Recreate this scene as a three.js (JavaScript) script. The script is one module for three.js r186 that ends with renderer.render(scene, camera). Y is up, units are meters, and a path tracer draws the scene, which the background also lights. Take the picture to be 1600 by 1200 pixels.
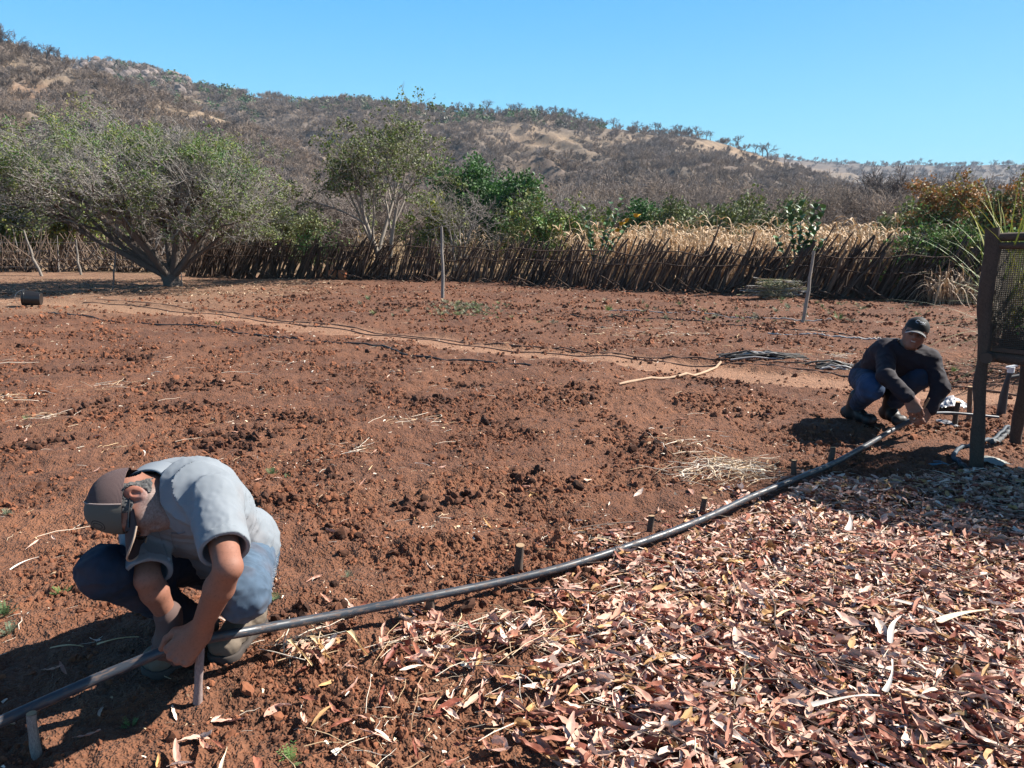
import * as THREE from 'three';
import { mergeGeometries } from 'three/addons/utils/BufferGeometryUtils.js';
import { createNoise2D, createNoise3D } from 'simplex-noise';

const clamp = (x, a = 0, b = 1) => Math.min(b, Math.max(a, x));
const sst = (a, b, x) => { const t = clamp((x - a) / (b - a)); return t * t * (3 - 2 * t); };
// ---------- camera, sky, sun, exposure ----------
const scene = new THREE.Scene();
const EYE = 1.32, PITCH = 12 * Math.PI / 180;
const camera = new THREE.PerspectiveCamera(53.13, 4 / 3, 0.05, 6000);
camera.position.set(0, EYE, 0);
camera.rotation.set(-PITCH, 0, 0);
scene.add(camera);
const renderer = new THREE.WebGLRenderer({ antialias: true });
renderer.toneMapping = THREE.LinearToneMapping;
renderer.toneMappingExposure = 2.35; // the phone exposed for the shaded figures and the dark fence
renderer.shadowMap.enabled = true;

const SUN = new THREE.Vector3(0.735, 0.70, -0.205).normalize();
const sun = new THREE.DirectionalLight(new THREE.Color(1, 0.945, 0.86), 5);
sun.position.copy(SUN).multiplyScalar(60);
sun.castShadow = true;
sun.shadow.mapSize.set(4096, 4096);
Object.assign(sun.shadow.camera, { left: -30, right: 30, top: 30, bottom: -30, near: 1, far: 160 });
scene.add(sun);
scene.add(sun.target);

{ // clear sky: pale near the horizon, deep blue overhead, paler towards the sun
  const W = 512, H = 256, d = new Float32Array(W * H * 4);
  const low = [0.165, 0.388, 0.452], mid = [0.058, 0.228, 0.458], high = [0.006, 0.030, 0.095];
  for (let r = 0; r < H; r++) {
    const el = ((r + 0.5) / H - 0.5) * Math.PI, y = Math.sin(el);
    for (let c = 0; c < W; c++) {
      const az = ((c + 0.5) / W - 0.5) * 2 * Math.PI;
      const x = Math.cos(az) * Math.cos(el), z = Math.sin(az) * Math.cos(el);
      const e = Math.max(0, y);
      const a = Math.min(1, e / 0.27), b = sst(0.22, 0.72, e);
      const cs = Math.max(0, x * SUN.x + y * SUN.y + z * SUN.z);
      const g = 0.085 * Math.pow(cs, 4);
      for (let k = 0; k < 3; k++) {
        const s = a * a * (3 - 2 * a) * 0.5 + a * 0.5;
        let v = low[k] + (mid[k] - low[k]) * s;
        v += (high[k] - v) * b;
        d[(r * W + c) * 4 + k] = v + g * [1.0, 0.75, 0.35][k];
      }
      d[(r * W + c) * 4 + 3] = 1;
    }
  }
  const t = new THREE.DataTexture(d, W, H, THREE.RGBAFormat, THREE.FloatType);
  t.mapping = THREE.EquirectangularReflectionMapping; t.magFilter = THREE.LinearFilter; t.needsUpdate = true;
  scene.background = t; scene.environment = t;
}

scene.fog = new THREE.FogExp2(new THREE.Color(0.62, 0.76, 0.95), 0.00020);

// ---------- helpers ----------
const V = (x, y, z) => new THREE.Vector3(x, y, z);
function RNG(seed) { let s = seed >>> 0; return () => { s = (s + 0x6d2b79f5) | 0; let t = Math.imul(s ^ (s >>> 15), 1 | s); t = (t + Math.imul(t ^ (t >>> 7), 61 | t)) ^ t; return ((t ^ (t >>> 14)) >>> 0) / 4294967296; }; }
const n2 = createNoise2D(RNG(11)), n3 = createNoise3D(RNG(12));
const mix = (a, b, t) => a + (b - a) * t;
const fbm = (x, y, o = 4) => { let s = 0, a = 0.5; for (let i = 0; i < o; i++) { s += a * n2(x, y); x = x * 2.03 + 7.1; y = y * 2.03 - 3.3; a *= 0.5; } return s; };
const SP = Math.sin(PITCH), CP = Math.cos(PITCH);
// where a sight line of the photograph (1600 x 1200) meets a given depth, or the ground
function P(u, v, t) { const cx = (u - 800) / 1200, cy = (600 - v) / 1200; return V(cx * t, EYE + (cy * CP - SP) * t, -(cy * SP + CP) * t); }
function G(u, v) { const cy = (600 - v) / 1200; return P(u, v, EYE / (SP - cy * CP)); }

const used = {};
function numbered(n) { used[n] = (used[n] ?? -1) + 1; return used[n] ? n + '_' + String(used[n]).padStart(3, '0') : n; }
function shade(o) { o.traverse((m) => { if (m.isMesh) { m.castShadow = true; m.receiveShadow = true; } }); return o; }
function tag(o, label, category, group) { o.userData.label = label; o.userData.category = category; if (group) o.userData.group = group; return o; }
function thing(name, label, category, pos, group) { const o = new THREE.Group(); o.name = numbered(name); if (pos) o.position.copy(pos); scene.add(o); return tag(o, label, category, group); }
function part(name, geo, mat, parent) { const m = new THREE.Mesh(geo, mat); m.name = name; m.castShadow = m.receiveShadow = true; parent.add(m); return m; }
function solo(name, geo, mat, label, category, group) { const m = new THREE.Mesh(geo, mat); m.name = numbered(name); m.castShadow = m.receiveShadow = true; scene.add(m); return tag(m, label, category, group); }
function struct(name, geo, mat) { const m = new THREE.Mesh(geo, mat); m.name = name; m.receiveShadow = m.castShadow = true; m.userData.kind = 'structure'; scene.add(m); return m; }
function lin(r, g, b) { return new THREE.Color().setRGB(r, g, b); }
function std(c, rough = 0.9, o = {}) { return new THREE.MeshStandardMaterial({ color: c, roughness: rough, ...o }); }
// instanced stuff: list of {m: Matrix4, c: Color}
function stuff(name, geo, mat, list, parent, label) {
  const im = new THREE.InstancedMesh(geo, mat, list.length); im.name = parent ? name : numbered(name);
  list.forEach((e, i) => { im.setMatrixAt(i, e.m); if (e.c) im.setColorAt(i, e.c); });
  im.castShadow = im.receiveShadow = true; im.userData.kind = 'stuff'; if (label) im.userData.label = label;
  (parent ?? scene).add(im); return im;
}
const _q = new THREE.Quaternion(), _e = new THREE.Euler();
function mat4(x, y, z, rx, ry, rz, sx, sy = sx, sz = sx) { return new THREE.Matrix4().compose(V(x, y, z), new THREE.Quaternion().setFromEuler(new THREE.Euler(rx, ry, rz, 'YXZ')), V(sx, sy, sz)); }
// geometry collector
class Geo {
  constructor() { this.p = []; this.n = []; this.uv = []; this.i = []; this.c = null; }
  get count() { return this.p.length / 3; }
  ring(c, t, r, sides, vv, jit) { // ring of vertices round c across direction t
    const up = Math.abs(t.y) < 0.95 ? V(0, 1, 0) : V(1, 0, 0), a = V(0, 0, 0).crossVectors(t, up).normalize(), b = V(0, 0, 0).crossVectors(a, t).normalize(), at = this.count;
    for (let k = 0; k <= sides; k++) {
      const w = k / sides * Math.PI * 2, cs = Math.cos(w), sn = Math.sin(w), rr = jit ? r * (1 + jit(k % sides, vv)) : r;
      const nx = a.x * cs + b.x * sn, ny = a.y * cs + b.y * sn, nz = a.z * cs + b.z * sn;
      this.p.push(c.x + nx * rr, c.y + ny * rr, c.z + nz * rr); this.n.push(nx, ny, nz); this.uv.push(k / sides, vv);
    }
    return at;
  }
  tube(pts, radii, sides = 5, capped = false, jit) {
    let prev = -1, len = 0;
    for (let i = 0; i < pts.length; i++) {
      const t = V(0, 0, 0).subVectors(pts[Math.min(i + 1, pts.length - 1)], pts[Math.max(i - 1, 0)]).normalize();
      if (i) len += pts[i].distanceTo(pts[i - 1]);
      const at = this.ring(pts[i], t, radii[i], sides, len, jit);
      if (prev >= 0) for (let k = 0; k < sides; k++) this.i.push(prev + k, at + k, prev + k + 1, at + k, at + k + 1, prev + k + 1);
      if (capped && (i === 0 || i === pts.length - 1)) {
        const s = i === 0 ? -1 : 1, c = this.count; this.p.push(pts[i].x, pts[i].y, pts[i].z); this.n.push(t.x * s, t.y * s, t.z * s); this.uv.push(0.5, len);
        for (let k = 0; k < sides; k++) { this.p.push(...this.p.slice((at + k) * 3, (at + k) * 3 + 3)); this.n.push(t.x * s, t.y * s, t.z * s); this.uv.push(0.5, len); }
        for (let k = 0; k < sides; k++) { const q = c + 1 + k, r = c + 1 + (k + 1) % sides; s > 0 ? this.i.push(c, r, q) : this.i.push(c, q, r); }
      }
      prev = at;
    }
    return this;
  }
  grid(nu, nv, f) { // f(u,v) -> [x,y,z]
    const at = this.count;
    for (let j = 0; j <= nv; j++) for (let i = 0; i <= nu; i++) { const q = f(i / nu, j / nv); this.p.push(q[0], q[1], q[2]); this.n.push(0, 1, 0); this.uv.push(i / nu, j / nv); }
    for (let j = 0; j < nv; j++) for (let i = 0; i < nu; i++) { const a = at + j * (nu + 1) + i, b = a + 1, c = a + nu + 1, d = c + 1; this.i.push(a, b, c, c, b, d); }
    return this;
  }
  build(recalc = false) {
    const g = new THREE.BufferGeometry();
    g.setAttribute('position', new THREE.Float32BufferAttribute(this.p, 3)); g.setAttribute('normal', new THREE.Float32BufferAttribute(this.n, 3)); g.setAttribute('uv', new THREE.Float32BufferAttribute(this.uv, 2));
    if (this.c) g.setAttribute('color', new THREE.Float32BufferAttribute(this.c, 3));
    g.setIndex(this.i); if (recalc) g.computeVertexNormals(); return g;
  }
}
// tiling value noise for textures
function tileNoise(size, cells, seed) {
  const r = RNG(seed), lat = new Float32Array(cells * cells).map(() => r()), out = new Float32Array(size * size);
  for (let y = 0; y < size; y++) for (let x = 0; x < size; x++) {
    const fx = x / size * cells, fy = y / size * cells, ix = fx | 0, iy = fy | 0; let a = fx - ix, b = fy - iy; a = a * a * (3 - 2 * a); b = b * b * (3 - 2 * b);
    const g = (i, j) => lat[(j % cells) * cells + (i % cells)];
    out[y * size + x] = mix(mix(g(ix, iy), g(ix + 1, iy), a), mix(g(ix, iy + 1), g(ix + 1, iy + 1), a), b);
  }
  return out;
}
const toS = (c) => Math.round(255 * (c <= 0.0031308 ? 12.92 * c : 1.055 * Math.pow(clamp(c), 1 / 2.4) - 0.055));
function colorTex(size, f, rep = true) { // f(i,x,y) -> linear rgb
  const d = new Uint8Array(size * size * 4);
  for (let y = 0; y < size; y++) for (let x = 0; x < size; x++) { const i = y * size + x, c = f(i, x, y); d[i * 4] = toS(c[0]); d[i * 4 + 1] = toS(c[1]); d[i * 4 + 2] = toS(c[2]); d[i * 4 + 3] = 255; }
  const t = new THREE.DataTexture(d, size, size); t.colorSpace = THREE.SRGBColorSpace; t.magFilter = THREE.LinearFilter; t.minFilter = THREE.LinearFilter; if (rep) t.wrapS = t.wrapT = THREE.RepeatWrapping; t.needsUpdate = true; return t;
}
function greyTex(size, f) {
  const d = new Uint8Array(size * size * 4);
  for (let y = 0; y < size; y++) for (let x = 0; x < size; x++) { const i = y * size + x, c = Math.round(255 * clamp(f(i, x, y))); d[i * 4] = d[i * 4 + 1] = d[i * 4 + 2] = c; d[i * 4 + 3] = 255; }
  const t = new THREE.DataTexture(d, size, size); t.magFilter = THREE.LinearFilter; t.minFilter = THREE.LinearFilter; t.wrapS = t.wrapT = THREE.RepeatWrapping; t.needsUpdate = true; return t;
}
// ---------- ground ----------
function segDist(x, z, line) { // distance to a polyline in plan
  let best = 1e9;
  for (let i = 0; i + 1 < line.length; i++) {
    const a = line[i], b = line[i + 1], dx = b.x - a.x, dz = b.z - a.z, t = clamp(((x - a.x) * dx + (z - a.z) * dz) / (dx * dx + dz * dz));
    const ex = x - a.x - dx * t, ez = z - a.z - dz * t, d = ex * ex + ez * ez; if (d < best) best = d;
  }
  return Math.sqrt(best);
}
const PATH = [G(-300, 448), G(100, 473), G(330, 491), G(560, 518), G(800, 545), G(1000, 563), G(1180, 585), G(1400, 607), G(1620, 630), G(2000, 665)];
const FENCE = [G(-420, 415), G(0, 427), G(300, 432), G(600, 437), G(760, 441), G(1000, 454), G(1200, 461), G(1460, 470), G(1800, 484)];
function fenceZ(x) { for (let i = 0; i + 1 < FENCE.length; i++) { const a = FENCE[i], b = FENCE[i + 1]; if (x <= b.x || i === FENCE.length - 2) return a.z + (b.z - a.z) * (x - a.x) / (b.x - a.x); } }
const pathMask = (x, z) => 1 - sst(0.22, 0.42, segDist(x, z, PATH) + 0.12 * n2(x * 1.3, z * 1.3) + 0.04 * n2(x * 6, z * 6));
// leaf litter: density 0..1 in plan, edge read from the photograph
const LIT = [[1165, 786], [1060, 838], [985, 872], [930, 912], [905, 985], [880, 1080], [890, 1200], [900, 1320]].map(([u, v]) => G(u, v));
function litEdge(x, z) { // metres inside the litter (positive) by distance to its edge
  let s = 1e9, side = 1;
  for (let i = 0; i + 1 < LIT.length; i++) {
    const a = LIT[i], b = LIT[i + 1], dx = b.x - a.x, dz = b.z - a.z, t = clamp(((x - a.x) * dx + (z - a.z) * dz) / (dx * dx + dz * dz)), ex = x - a.x - dx * t, ez = z - a.z - dz * t, d = ex * ex + ez * ez;
    if (d < s) { s = d; side = dx * (z - a.z) - dz * (x - a.x); }
  }
  return Math.sqrt(s) * (side < 0 ? 1 : -1);
}
const LIT_TOP = [G(1165, 775), G(1400, 772), G(1640, 770)];
function litter(x, z) {
  if (x < 0 || z < -3.95 || z > -0.6) return 0;
  const e = litEdge(x, z) + 0.16 * n2(x * 2.3, z * 2.3) + 0.07 * n2(x * 7, z * 7);
  const far = (z + 3.85) + 0.14 * n2(x * 2.1 + 5, z * 2.1);
  return sst(-0.14, 0.16, e) * sst(-0.12, 0.2, far);
}
function rough(x, z) { // 1 on the tilled soil, low on the trodden path and by the big tree
  const p = pathMask(x, z), d = Math.hypot(x, z);
  const yard = sst(-3.5, -6.5, x) * sst(-10.5, -12.5, z);
  return mix(1, 0.12, p) * mix(1, 0.35, yard) * (1 - sst(22, 40, d) * 0.7);
}
function gh(x, z, fine = true) {
  const r = rough(x, z);
  let h = 0.02 * n2(x * 0.5, z * 0.5) + 0.014 * n2(x * 1.4 + 9, z * 1.4);
  const cl = 0.28 + 0.72 * sst(-0.3, 0.55, n2(x * 0.9 + 31, z * 0.9)) * (0.7 + 0.3 * n2(x * 3 + 7, z * 3)); // cloddy and smoother places
  h += r * 0.014 * n2(x * 0.45 + 3, z * 2.6 + 0.35 * x); // faint rows left by the hoe
  h += r * (0.020 * (Math.abs(n2(x * 4.1, z * 4.1)) - 0.3));
  if (fine) h += r * cl * ((0.017 + 0.010 * sst(3, 7, Math.hypot(x, z))) * (Math.abs(n2(x * 9.3 + 3, z * 9.3)) - 0.35) + 0.012 * (Math.abs(n2(x * 19 + 3, z * 19)) - 0.35) + 0.009 * n2(x * 41, z * 41)) + 0.003 * n2(x * 60, z * 60) * (1 - sst(3, 9, Math.hypot(x, z)));
  h -= 0.03 * pathMask(x, z) ;
  return h;
}
{
  const ang = [], D = Math.PI / 180;
  for (let a = -48; a <= 48; a += 0.145) ang.push(a * D);
  const nf = ang.length; for (let k = 1; k < 66; k++) ang.push((48 + k * 4) * D);
  const rad = [0.25, 0.5, 0.7, 0.85, 1.0]; let r = 1.1; while (r < 26) { rad.push(r); r *= r < 9 ? 1.0068 : 1.011; } while (r < 4000) { rad.push(r); r *= 1.16; } rad.push(4200);
  const na = ang.length, nr = rad.length, p = new Float32Array(na * nr * 3), c = new Float32Array(na * nr * 3), uv = new Float32Array(na * nr * 2), idx = [];
  for (let j = 0; j < nr; j++) for (let i = 0; i < na; i++) {
    const x = Math.sin(ang[i]) * rad[j], z = -Math.cos(ang[i]) * rad[j], k = j * na + i;
    const y = rad[j] > 60 ? -0.4 * sst(60, 120, rad[j]) : gh(x, z);
    p.set([x, y, z], k * 3); uv.set([x, z], k * 2);
    // soil colours: dark crumbly earth, dry lighter patches, pale trodden path, sandy yard by the tree
    const m1 = 0.5 + 0.5 * fbm(x * 0.55, z * 0.55, 3) * 1.5, m2 = 0.5 + 0.5 * n2(x * 3.1, z * 3.1), pm = pathMask(x, z), yd = sst(-2.5, -6, x) * sst(-10.3, -12, z), out = sst(0.3, 1.5, fenceZ(x) - z);
    const dry = clamp(m1 * 0.7 + m2 * 0.3);
    let R = mix(0.112, 0.236, dry), Gc = mix(0.0435, 0.101, dry), B = mix(0.0225, 0.051, dry);
    R = mix(R, 0.35, pm); Gc = mix(Gc, 0.185, pm); B = mix(B, 0.11, pm);
    const y2 = yd * (0.45 + 0.4 * m2); R = mix(R, 0.31, y2); Gc = mix(Gc, 0.18, y2); B = mix(B, 0.108, y2);
    R = mix(R, 0.27, out * 0.8); Gc = mix(Gc, 0.18, out * 0.8); B = mix(B, 0.10, out * 0.8);
    c.set([R, Gc, B], k * 3);
  }
  for (let j = 0; j + 1 < nr; j++) for (let i = 0; i < na; i++) { const a = j * na + i, b = j * na + (i + 1) % na, e = a + na, f = b + na; idx.push(a, b, e, e, b, f); }
  // close the small hole under the camera
  const g = new THREE.BufferGeometry();
  g.setAttribute('position', new THREE.BufferAttribute(p, 3)); g.setAttribute('color', new THREE.BufferAttribute(c, 3)); g.setAttribute('uv', new THREE.BufferAttribute(uv, 2));
  g.setIndex(idx); g.computeVertexNormals();
  const S = 1024, a1 = tileNoise(S, 256, 1), a2 = tileNoise(S, 96, 2), a3 = tileNoise(S, 30, 3), a4 = tileNoise(S, 512, 4);
  const map = colorTex(S, (i) => { const t = 0.55 + 0.32 * a1[i] + 0.26 * a2[i] + 0.2 * a3[i] + 0.28 * (a4[i] - 0.5), s = a4[i] > 0.985 && a1[i] > 0.55 ? 1.5 : 1; return [t * 0.84 * s, t * 0.83 * s, t * 0.82 * s]; });
  const bump = greyTex(S, (i) => 0.35 * a1[i] + 0.35 * a2[i] + 0.15 * a3[i] + 0.3 * a4[i]);
  map.repeat.set(0.61, 0.61); bump.repeat.set(0.61, 0.61);
  const soilMat = new THREE.MeshStandardMaterial({ map, bumpMap: bump, bumpScale: 0.02, vertexColors: true, roughness: 1 });
  struct('ground', g, soilMat);
}
// clods of earth
const rockGeos = [];
{
  const r = RNG(77);
  for (let k = 0; k < 5; k++) {
    let g = new THREE.IcosahedronGeometry(1, 1); const p = g.attributes.position, o = r() * 50;
    for (let i = 0; i < p.count; i++) { const v = V(p.getX(i), p.getY(i), p.getZ(i)), s = 1 + 0.34 * n3(v.x * 1.1 + o, v.y * 1.1, v.z * 1.1) + 0.18 * n3(v.x * 2.7 + o, v.y * 2.7, v.z * 2.7); p.setXYZ(i, v.x * s, v.y * s * 0.8, v.z * s * (0.8 + 0.3 * ((k * 7) % 5) / 5)); }
    g.computeVertexNormals(); g.deleteAttribute('uv'); rockGeos.push(g);
  }
  const clodMat = std(lin(1, 1, 1), 1), lists = rockGeos.map(() => []), col = new THREE.Color();
  let n = 0;
  for (let tries = 0; tries < 420000 && n < 66000; tries++) {
    const d = 1.2 * Math.pow(17 / 1.2, Math.pow(r(), 0.62)), a = (r() - 0.5) * 1.66, x = Math.sin(a) * d, z = -Math.cos(a) * d;
    if (z < fenceZ(x)) continue;
    const cl = sst(-0.5, 0.75, n2(x * 0.9 + 31, z * 0.9)) * 0.7 + 0.55 * Math.pow(sst(0.0, 0.8, n2(x * 2.6 - 8, z * 2.6)), 2) - 0.12;
    if (r() > Math.max(0, cl) * rough(x, z) * (1 - 0.6 * litter(x, z)) + 0.03) continue;
    let s = 0.0022 + 0.007 * Math.pow(r(), 3) + (r() < 0.05 ? 0.012 * r() : 0); s *= 0.8 + 0.17 * Math.min(d, 12);
    const y = gh(x, z) - s * 0.05, t = r() < 0.22 ? 0.28 + 0.3 * r() : 0.65 + 0.6 * r();
    col.setRGB(0.185 * t, 0.069 * t, 0.033 * t);
    lists[n % 5].push({ m: mat4(x, y, z, r() * 6, r() * 6, r() * 6, s * (0.8 + 0.5 * r()), s * (0.6 + 0.3 * r()), s * (0.8 + 0.5 * r())), c: col.clone() }); n++;
  }
  // bigger lumps in a few churned spots
  for (const [u, v, k, w] of [[672, 630, 60, 0.2], [400, 690, 30, 0.2], [360, 685, 60, 0.25], [250, 605, 30, 0.2], [800, 1000, 14, 0.2], [330, 600, 40, 0.3], [980, 690, 20, 0.3], [700, 480, 60, 0.9], [520, 470, 60, 1.2], [560, 500, 40, 0.8], [470, 960, 12, 0.15], [150, 640, 30, 0.3], [60, 690, 30, 0.2], [545, 830, 10, 0.1], [905, 625, 18, 0.2], [450, 655, 26, 0.12], [480, 660, 16, 0.1], [620, 560, 30, 0.25], [720, 780, 12, 0.1], [815, 750, 12, 0.1], [640, 790, 16, 0.12], [420, 780, 14, 0.1], [300, 640, 24, 0.2], [1000, 560, 24, 0.2], [1120, 600, 22, 0.18], [1180, 650, 18, 0.15], [200, 560, 30, 0.3], [90, 580, 26, 0.25], [780, 660, 18, 0.2], [730, 600, 20, 0.2], [520, 750, 10, 0.08], [900, 760, 12, 0.12], [850, 520, 60, 1.0], [1000, 490, 60, 1.2], [1150, 500, 60, 1.0], [400, 470, 40, 0.9], [620, 480, 50, 0.9]]) {
    const c = G(u, v); 
    for (let i = 0; i < k * 1.5; i++) { const x = c.x + w * (r() + r() + r() - 1.5) * 1.2, z = c.z + w * (r() + r() + r() - 1.5), s = 0.010 + 0.026 * r() * r(), t = 0.25 + 0.6 * r(); col.setRGB(0.135 * t, 0.052 * t, 0.027 * t); lists[i % 5].push({ m: mat4(x, gh(x, z) + s * 0.3, z, r() * 6, r() * 6, r() * 6, s, s * 0.75, s * 1.1), c: col.clone() }); }
  }
  lists.forEach((l, i) => stuff('soil_clods', rockGeos[i], clodMat, l, null, 'crumbly red earth clods scattered over the tilled field'));
}
// ---------- hills ----------
function skyline(list) { // pixel outline -> elevation slope as a function of azimuth slope
  const pts = list.map(([u, v]) => { const cx = (u - 800) / 1200, cy = (600 - v) / 1200, k = cy * SP + CP; return [cx / k, (cy * CP - SP) / k]; });
  return (a) => { let i = 0; while (i + 2 < pts.length && a > pts[i + 1][0]) i++; const t = clamp((a - pts[i][0]) / (pts[i + 1][0] - pts[i][0]), -0.5, 1.5); return mix(pts[i][1], pts[i + 1][1], t); };
}
// each hill: slope outline, foot and ridge distance (metres, as functions of azimuth slope)
const HILLS = [
  { name: 'hill', line: skyline([[-500, 20], [-200, 45], [0, 78], [60, 88], [130, 112], [200, 138], [260, 158], [330, 180], [400, 205], [460, 235], [540, 282], [600, 318], [660, 352], [760, 380]]), foot: () => 70, ridge: (a) => 230 + 60 * a, a0: -1.05, a1: 0.02, tan: 0.75, seed: 3 },
  { name: 'hill', line: skyline([[-300, 60], [0, 70], [120, 100], [150, 96], [200, 103], [260, 117], [330, 138], [400, 152], [480, 160], [560, 156], [640, 168], [720, 176], [760, 178], [830, 178], [900, 188], [930, 196], [990, 206], [1060, 210], [1120, 222], [1180, 240], [1240, 262], [1320, 292], [1400, 325], [1480, 352], [1600, 385]]), foot: () => 110, ridge: (a) => 430 - 60 * a, a0: -1.0, a1: 0.68, tan: 0.45, seed: 8 },
  { name: 'hill', line: skyline([[900, 232], [1060, 236], [1160, 240], [1250, 251], [1340, 256], [1420, 258], [1500, 260], [1600, 257], [1760, 250], [2100, 240]]), foot: () => 420, ridge: () => 1050, a0: 0.08, a1: 1.15, tan: 0.25, seed: 15 },
];
function hillH(h, a, d) { // height of hill h at azimuth slope a and forward distance d
  const F = h.foot(a), R = h.ridge(a), t = (d - F) / (R - F), e = h.line(a), top = EYE + e * R, x = a * d;
  if (t <= 0) return -1.2 * clamp(-t * 6);
  const k = 0.010 * 320 / R;
  const gul = Math.abs(fbm(x * k * 1.4 + h.seed, d * k * 0.9 + h.seed, 4)) * 1.1 + 0.3 * fbm(x * k * 6 + h.seed, d * k * 6, 3);
  const prof = t < 1 ? Math.pow(t, 1.25) * (0.86 + 0.14 * t) : 1 - 0.25 * (t - 1);
  const env = Math.sin(Math.PI * clamp(t)) ;
  return top * prof - top * 0.24 * env * gul + (t < 1.05 ? R * 0.0016 * n2(x * 0.09 * 300 / R, d * 0.09 * 300 / R) * (1 - Math.exp(-t * 8)) : 0);
}
const PALE = [[860, 222, 90, 26, 1], [800, 200, 60, 16, 0.8], [905, 240, 40, 14, 1], [1190, 246, 90, 26, 1], [1110, 230, 70, 18, 1], [1280, 270, 60, 16, 0.9], [960, 222, 60, 12, 0.7], [360, 195, 110, 22, 0.9], [260, 160, 60, 18, 0.8], [470, 238, 60, 18, 0.9], [40, 110, 60, 26, 0.8], [90, 160, 50, 20, 0.6], [60, 130, 30, 30, 0.7], [740, 200, 40, 14, 0.6], [1010, 215, 40, 8, 0.6]];
const PATCHES = PALE.map(([u, v, su, sv, w]) => { // each as a place on its hill: centre and size in metres
  for (let hi = 0; hi < 3; hi++) {
    const h = HILLS[hi];
    for (let t = 60; t < 1100; t += 2) { const q = P(u, v, t), a = q.x / -q.z; if (a < h.a0 || a > h.a1) break; if (-q.z > h.foot(a) && -q.z < h.ridge(a) && hillH(h, a, -q.z) > q.y) return { hi, x: q.x, y: q.y, rx: su * t / 1200, ry: sv * t / 1200, w }; }
  }
}).filter(Boolean);
function palePatch(hi, x, y) { // bare dry-grass slopes
  let m = 0; for (const c of PATCHES) if (c.hi === hi) { const a = (x - c.x) / c.rx, b = (y - c.y) / c.ry; m = Math.max(m, c.w * Math.exp(-(a * a + b * b) * 0.9)); }
  return m;
}
const hillSpots = [];
{
  const map = (() => { const S = 512, a = tileNoise(S, 128, 21), b = tileNoise(S, 40, 22), c = tileNoise(S, 12, 23); return colorTex(S, (i) => { const t = 0.5 + 0.5 * a[i] + 0.3 * b[i] + 0.2 * c[i]; return [t * 0.66, t * 0.66, t * 0.66]; }); })();
  map.repeat.set(0.02, 0.02);
  const hm = new THREE.MeshStandardMaterial({ map, vertexColors: true, roughness: 1 });
  HILLS.forEach((h, hi) => {
    const NA = 300, ND = 120, p = [], c = [], uv = [], idx = [];
    for (let j = 0; j <= ND; j++) for (let i = 0; i <= NA; i++) {
      const a = mix(h.a0, h.a1, i / NA), F = h.foot(a), R = h.ridge(a), d = mix(F - 10, F + (R - F) * 1.35, j / ND), x = a * d, y = hillH(h, a, d), z = -d;
      p.push(x, y, z); uv.push(x, z + y);
      const q = 320 / R, m = 0.5 + 0.5 * fbm(x * 0.02 * q + 4, d * 0.02 * q, 4) * 1.5, pm = clamp(palePatch(hi, x, y) * 0.85 + (m - 0.55) * h.tan * 1.3), g = 0.5 + 0.5 * n2(x * 0.11 * q, d * 0.11 * q);
      const red = sst(0.2, 0.7, n2(x * 0.013 * q + 40, d * 0.013 * q)) * 0.5 * (hi === 0 ? 1 : 0.3);
      let R0 = mix(0.155, 0.36, pm), G0 = mix(0.12, 0.25, pm), B0 = mix(0.095, 0.15, pm);
      R0 = mix(R0, 0.30, red * 0.7); G0 = mix(G0, 0.15, red * 0.7); B0 = mix(B0, 0.09, red * 0.7);
      const k = 0.8 + 0.4 * g; c.push(R0 * k, G0 * k, B0 * k);
    }
    for (let j = 0; j < ND; j++) for (let i = 0; i < NA; i++) { const a = j * (NA + 1) + i, b = a + 1, e = a + NA + 1, f = e + 1; idx.push(a, b, e, e, b, f); }
    const g = new THREE.BufferGeometry(); g.setAttribute('position', new THREE.Float32BufferAttribute(p, 3)); g.setAttribute('color', new THREE.Float32BufferAttribute(c, 3)); g.setAttribute('uv', new THREE.Float32BufferAttribute(uv, 2)); g.setIndex(idx); g.computeVertexNormals();
    const m = struct(hi ? 'hill_00' + hi : 'hill', g, hm); m.userData.label = ['near brown hill slope on the left', 'long scrub covered ridge behind the field', 'far bluish ridge on the right'][hi];
  });
}
// ---------- plant kit ----------
const barkTex = (() => { const S = 256, a = tileNoise(S, 64, 31), b = tileNoise(S, 20, 32); return colorTex(S, (i) => { const t = 0.55 + 0.45 * a[i] + 0.35 * (b[i] - 0.3); return [t * 0.8, t * 0.8, t * 0.8]; }); })();
barkTex.repeat.set(2, 6);
const bark = (r, g, b) => std(lin(r, g, b), 0.95, { map: barkTex });
const BARK = { grey: bark(0.33, 0.29, 0.26), dark: bark(0.12, 0.085, 0.065), brown: bark(0.21, 0.145, 0.105), pale: bark(0.46, 0.42, 0.38), stick: bark(0.115, 0.070, 0.048), stickB: bark(0.08, 0.05, 0.036), stickC: bark(0.19, 0.115, 0.075), scrub: std(lin(0.215, 0.185, 0.162), 1) };
const leafMat = (rough = 0.65) => new THREE.MeshPhysicalMaterial({ color: 0xffffff, roughness: rough, transmission: 0.3, thickness: 0, side: THREE.DoubleSide });
const LEAF = leafMat(0.85);
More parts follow.
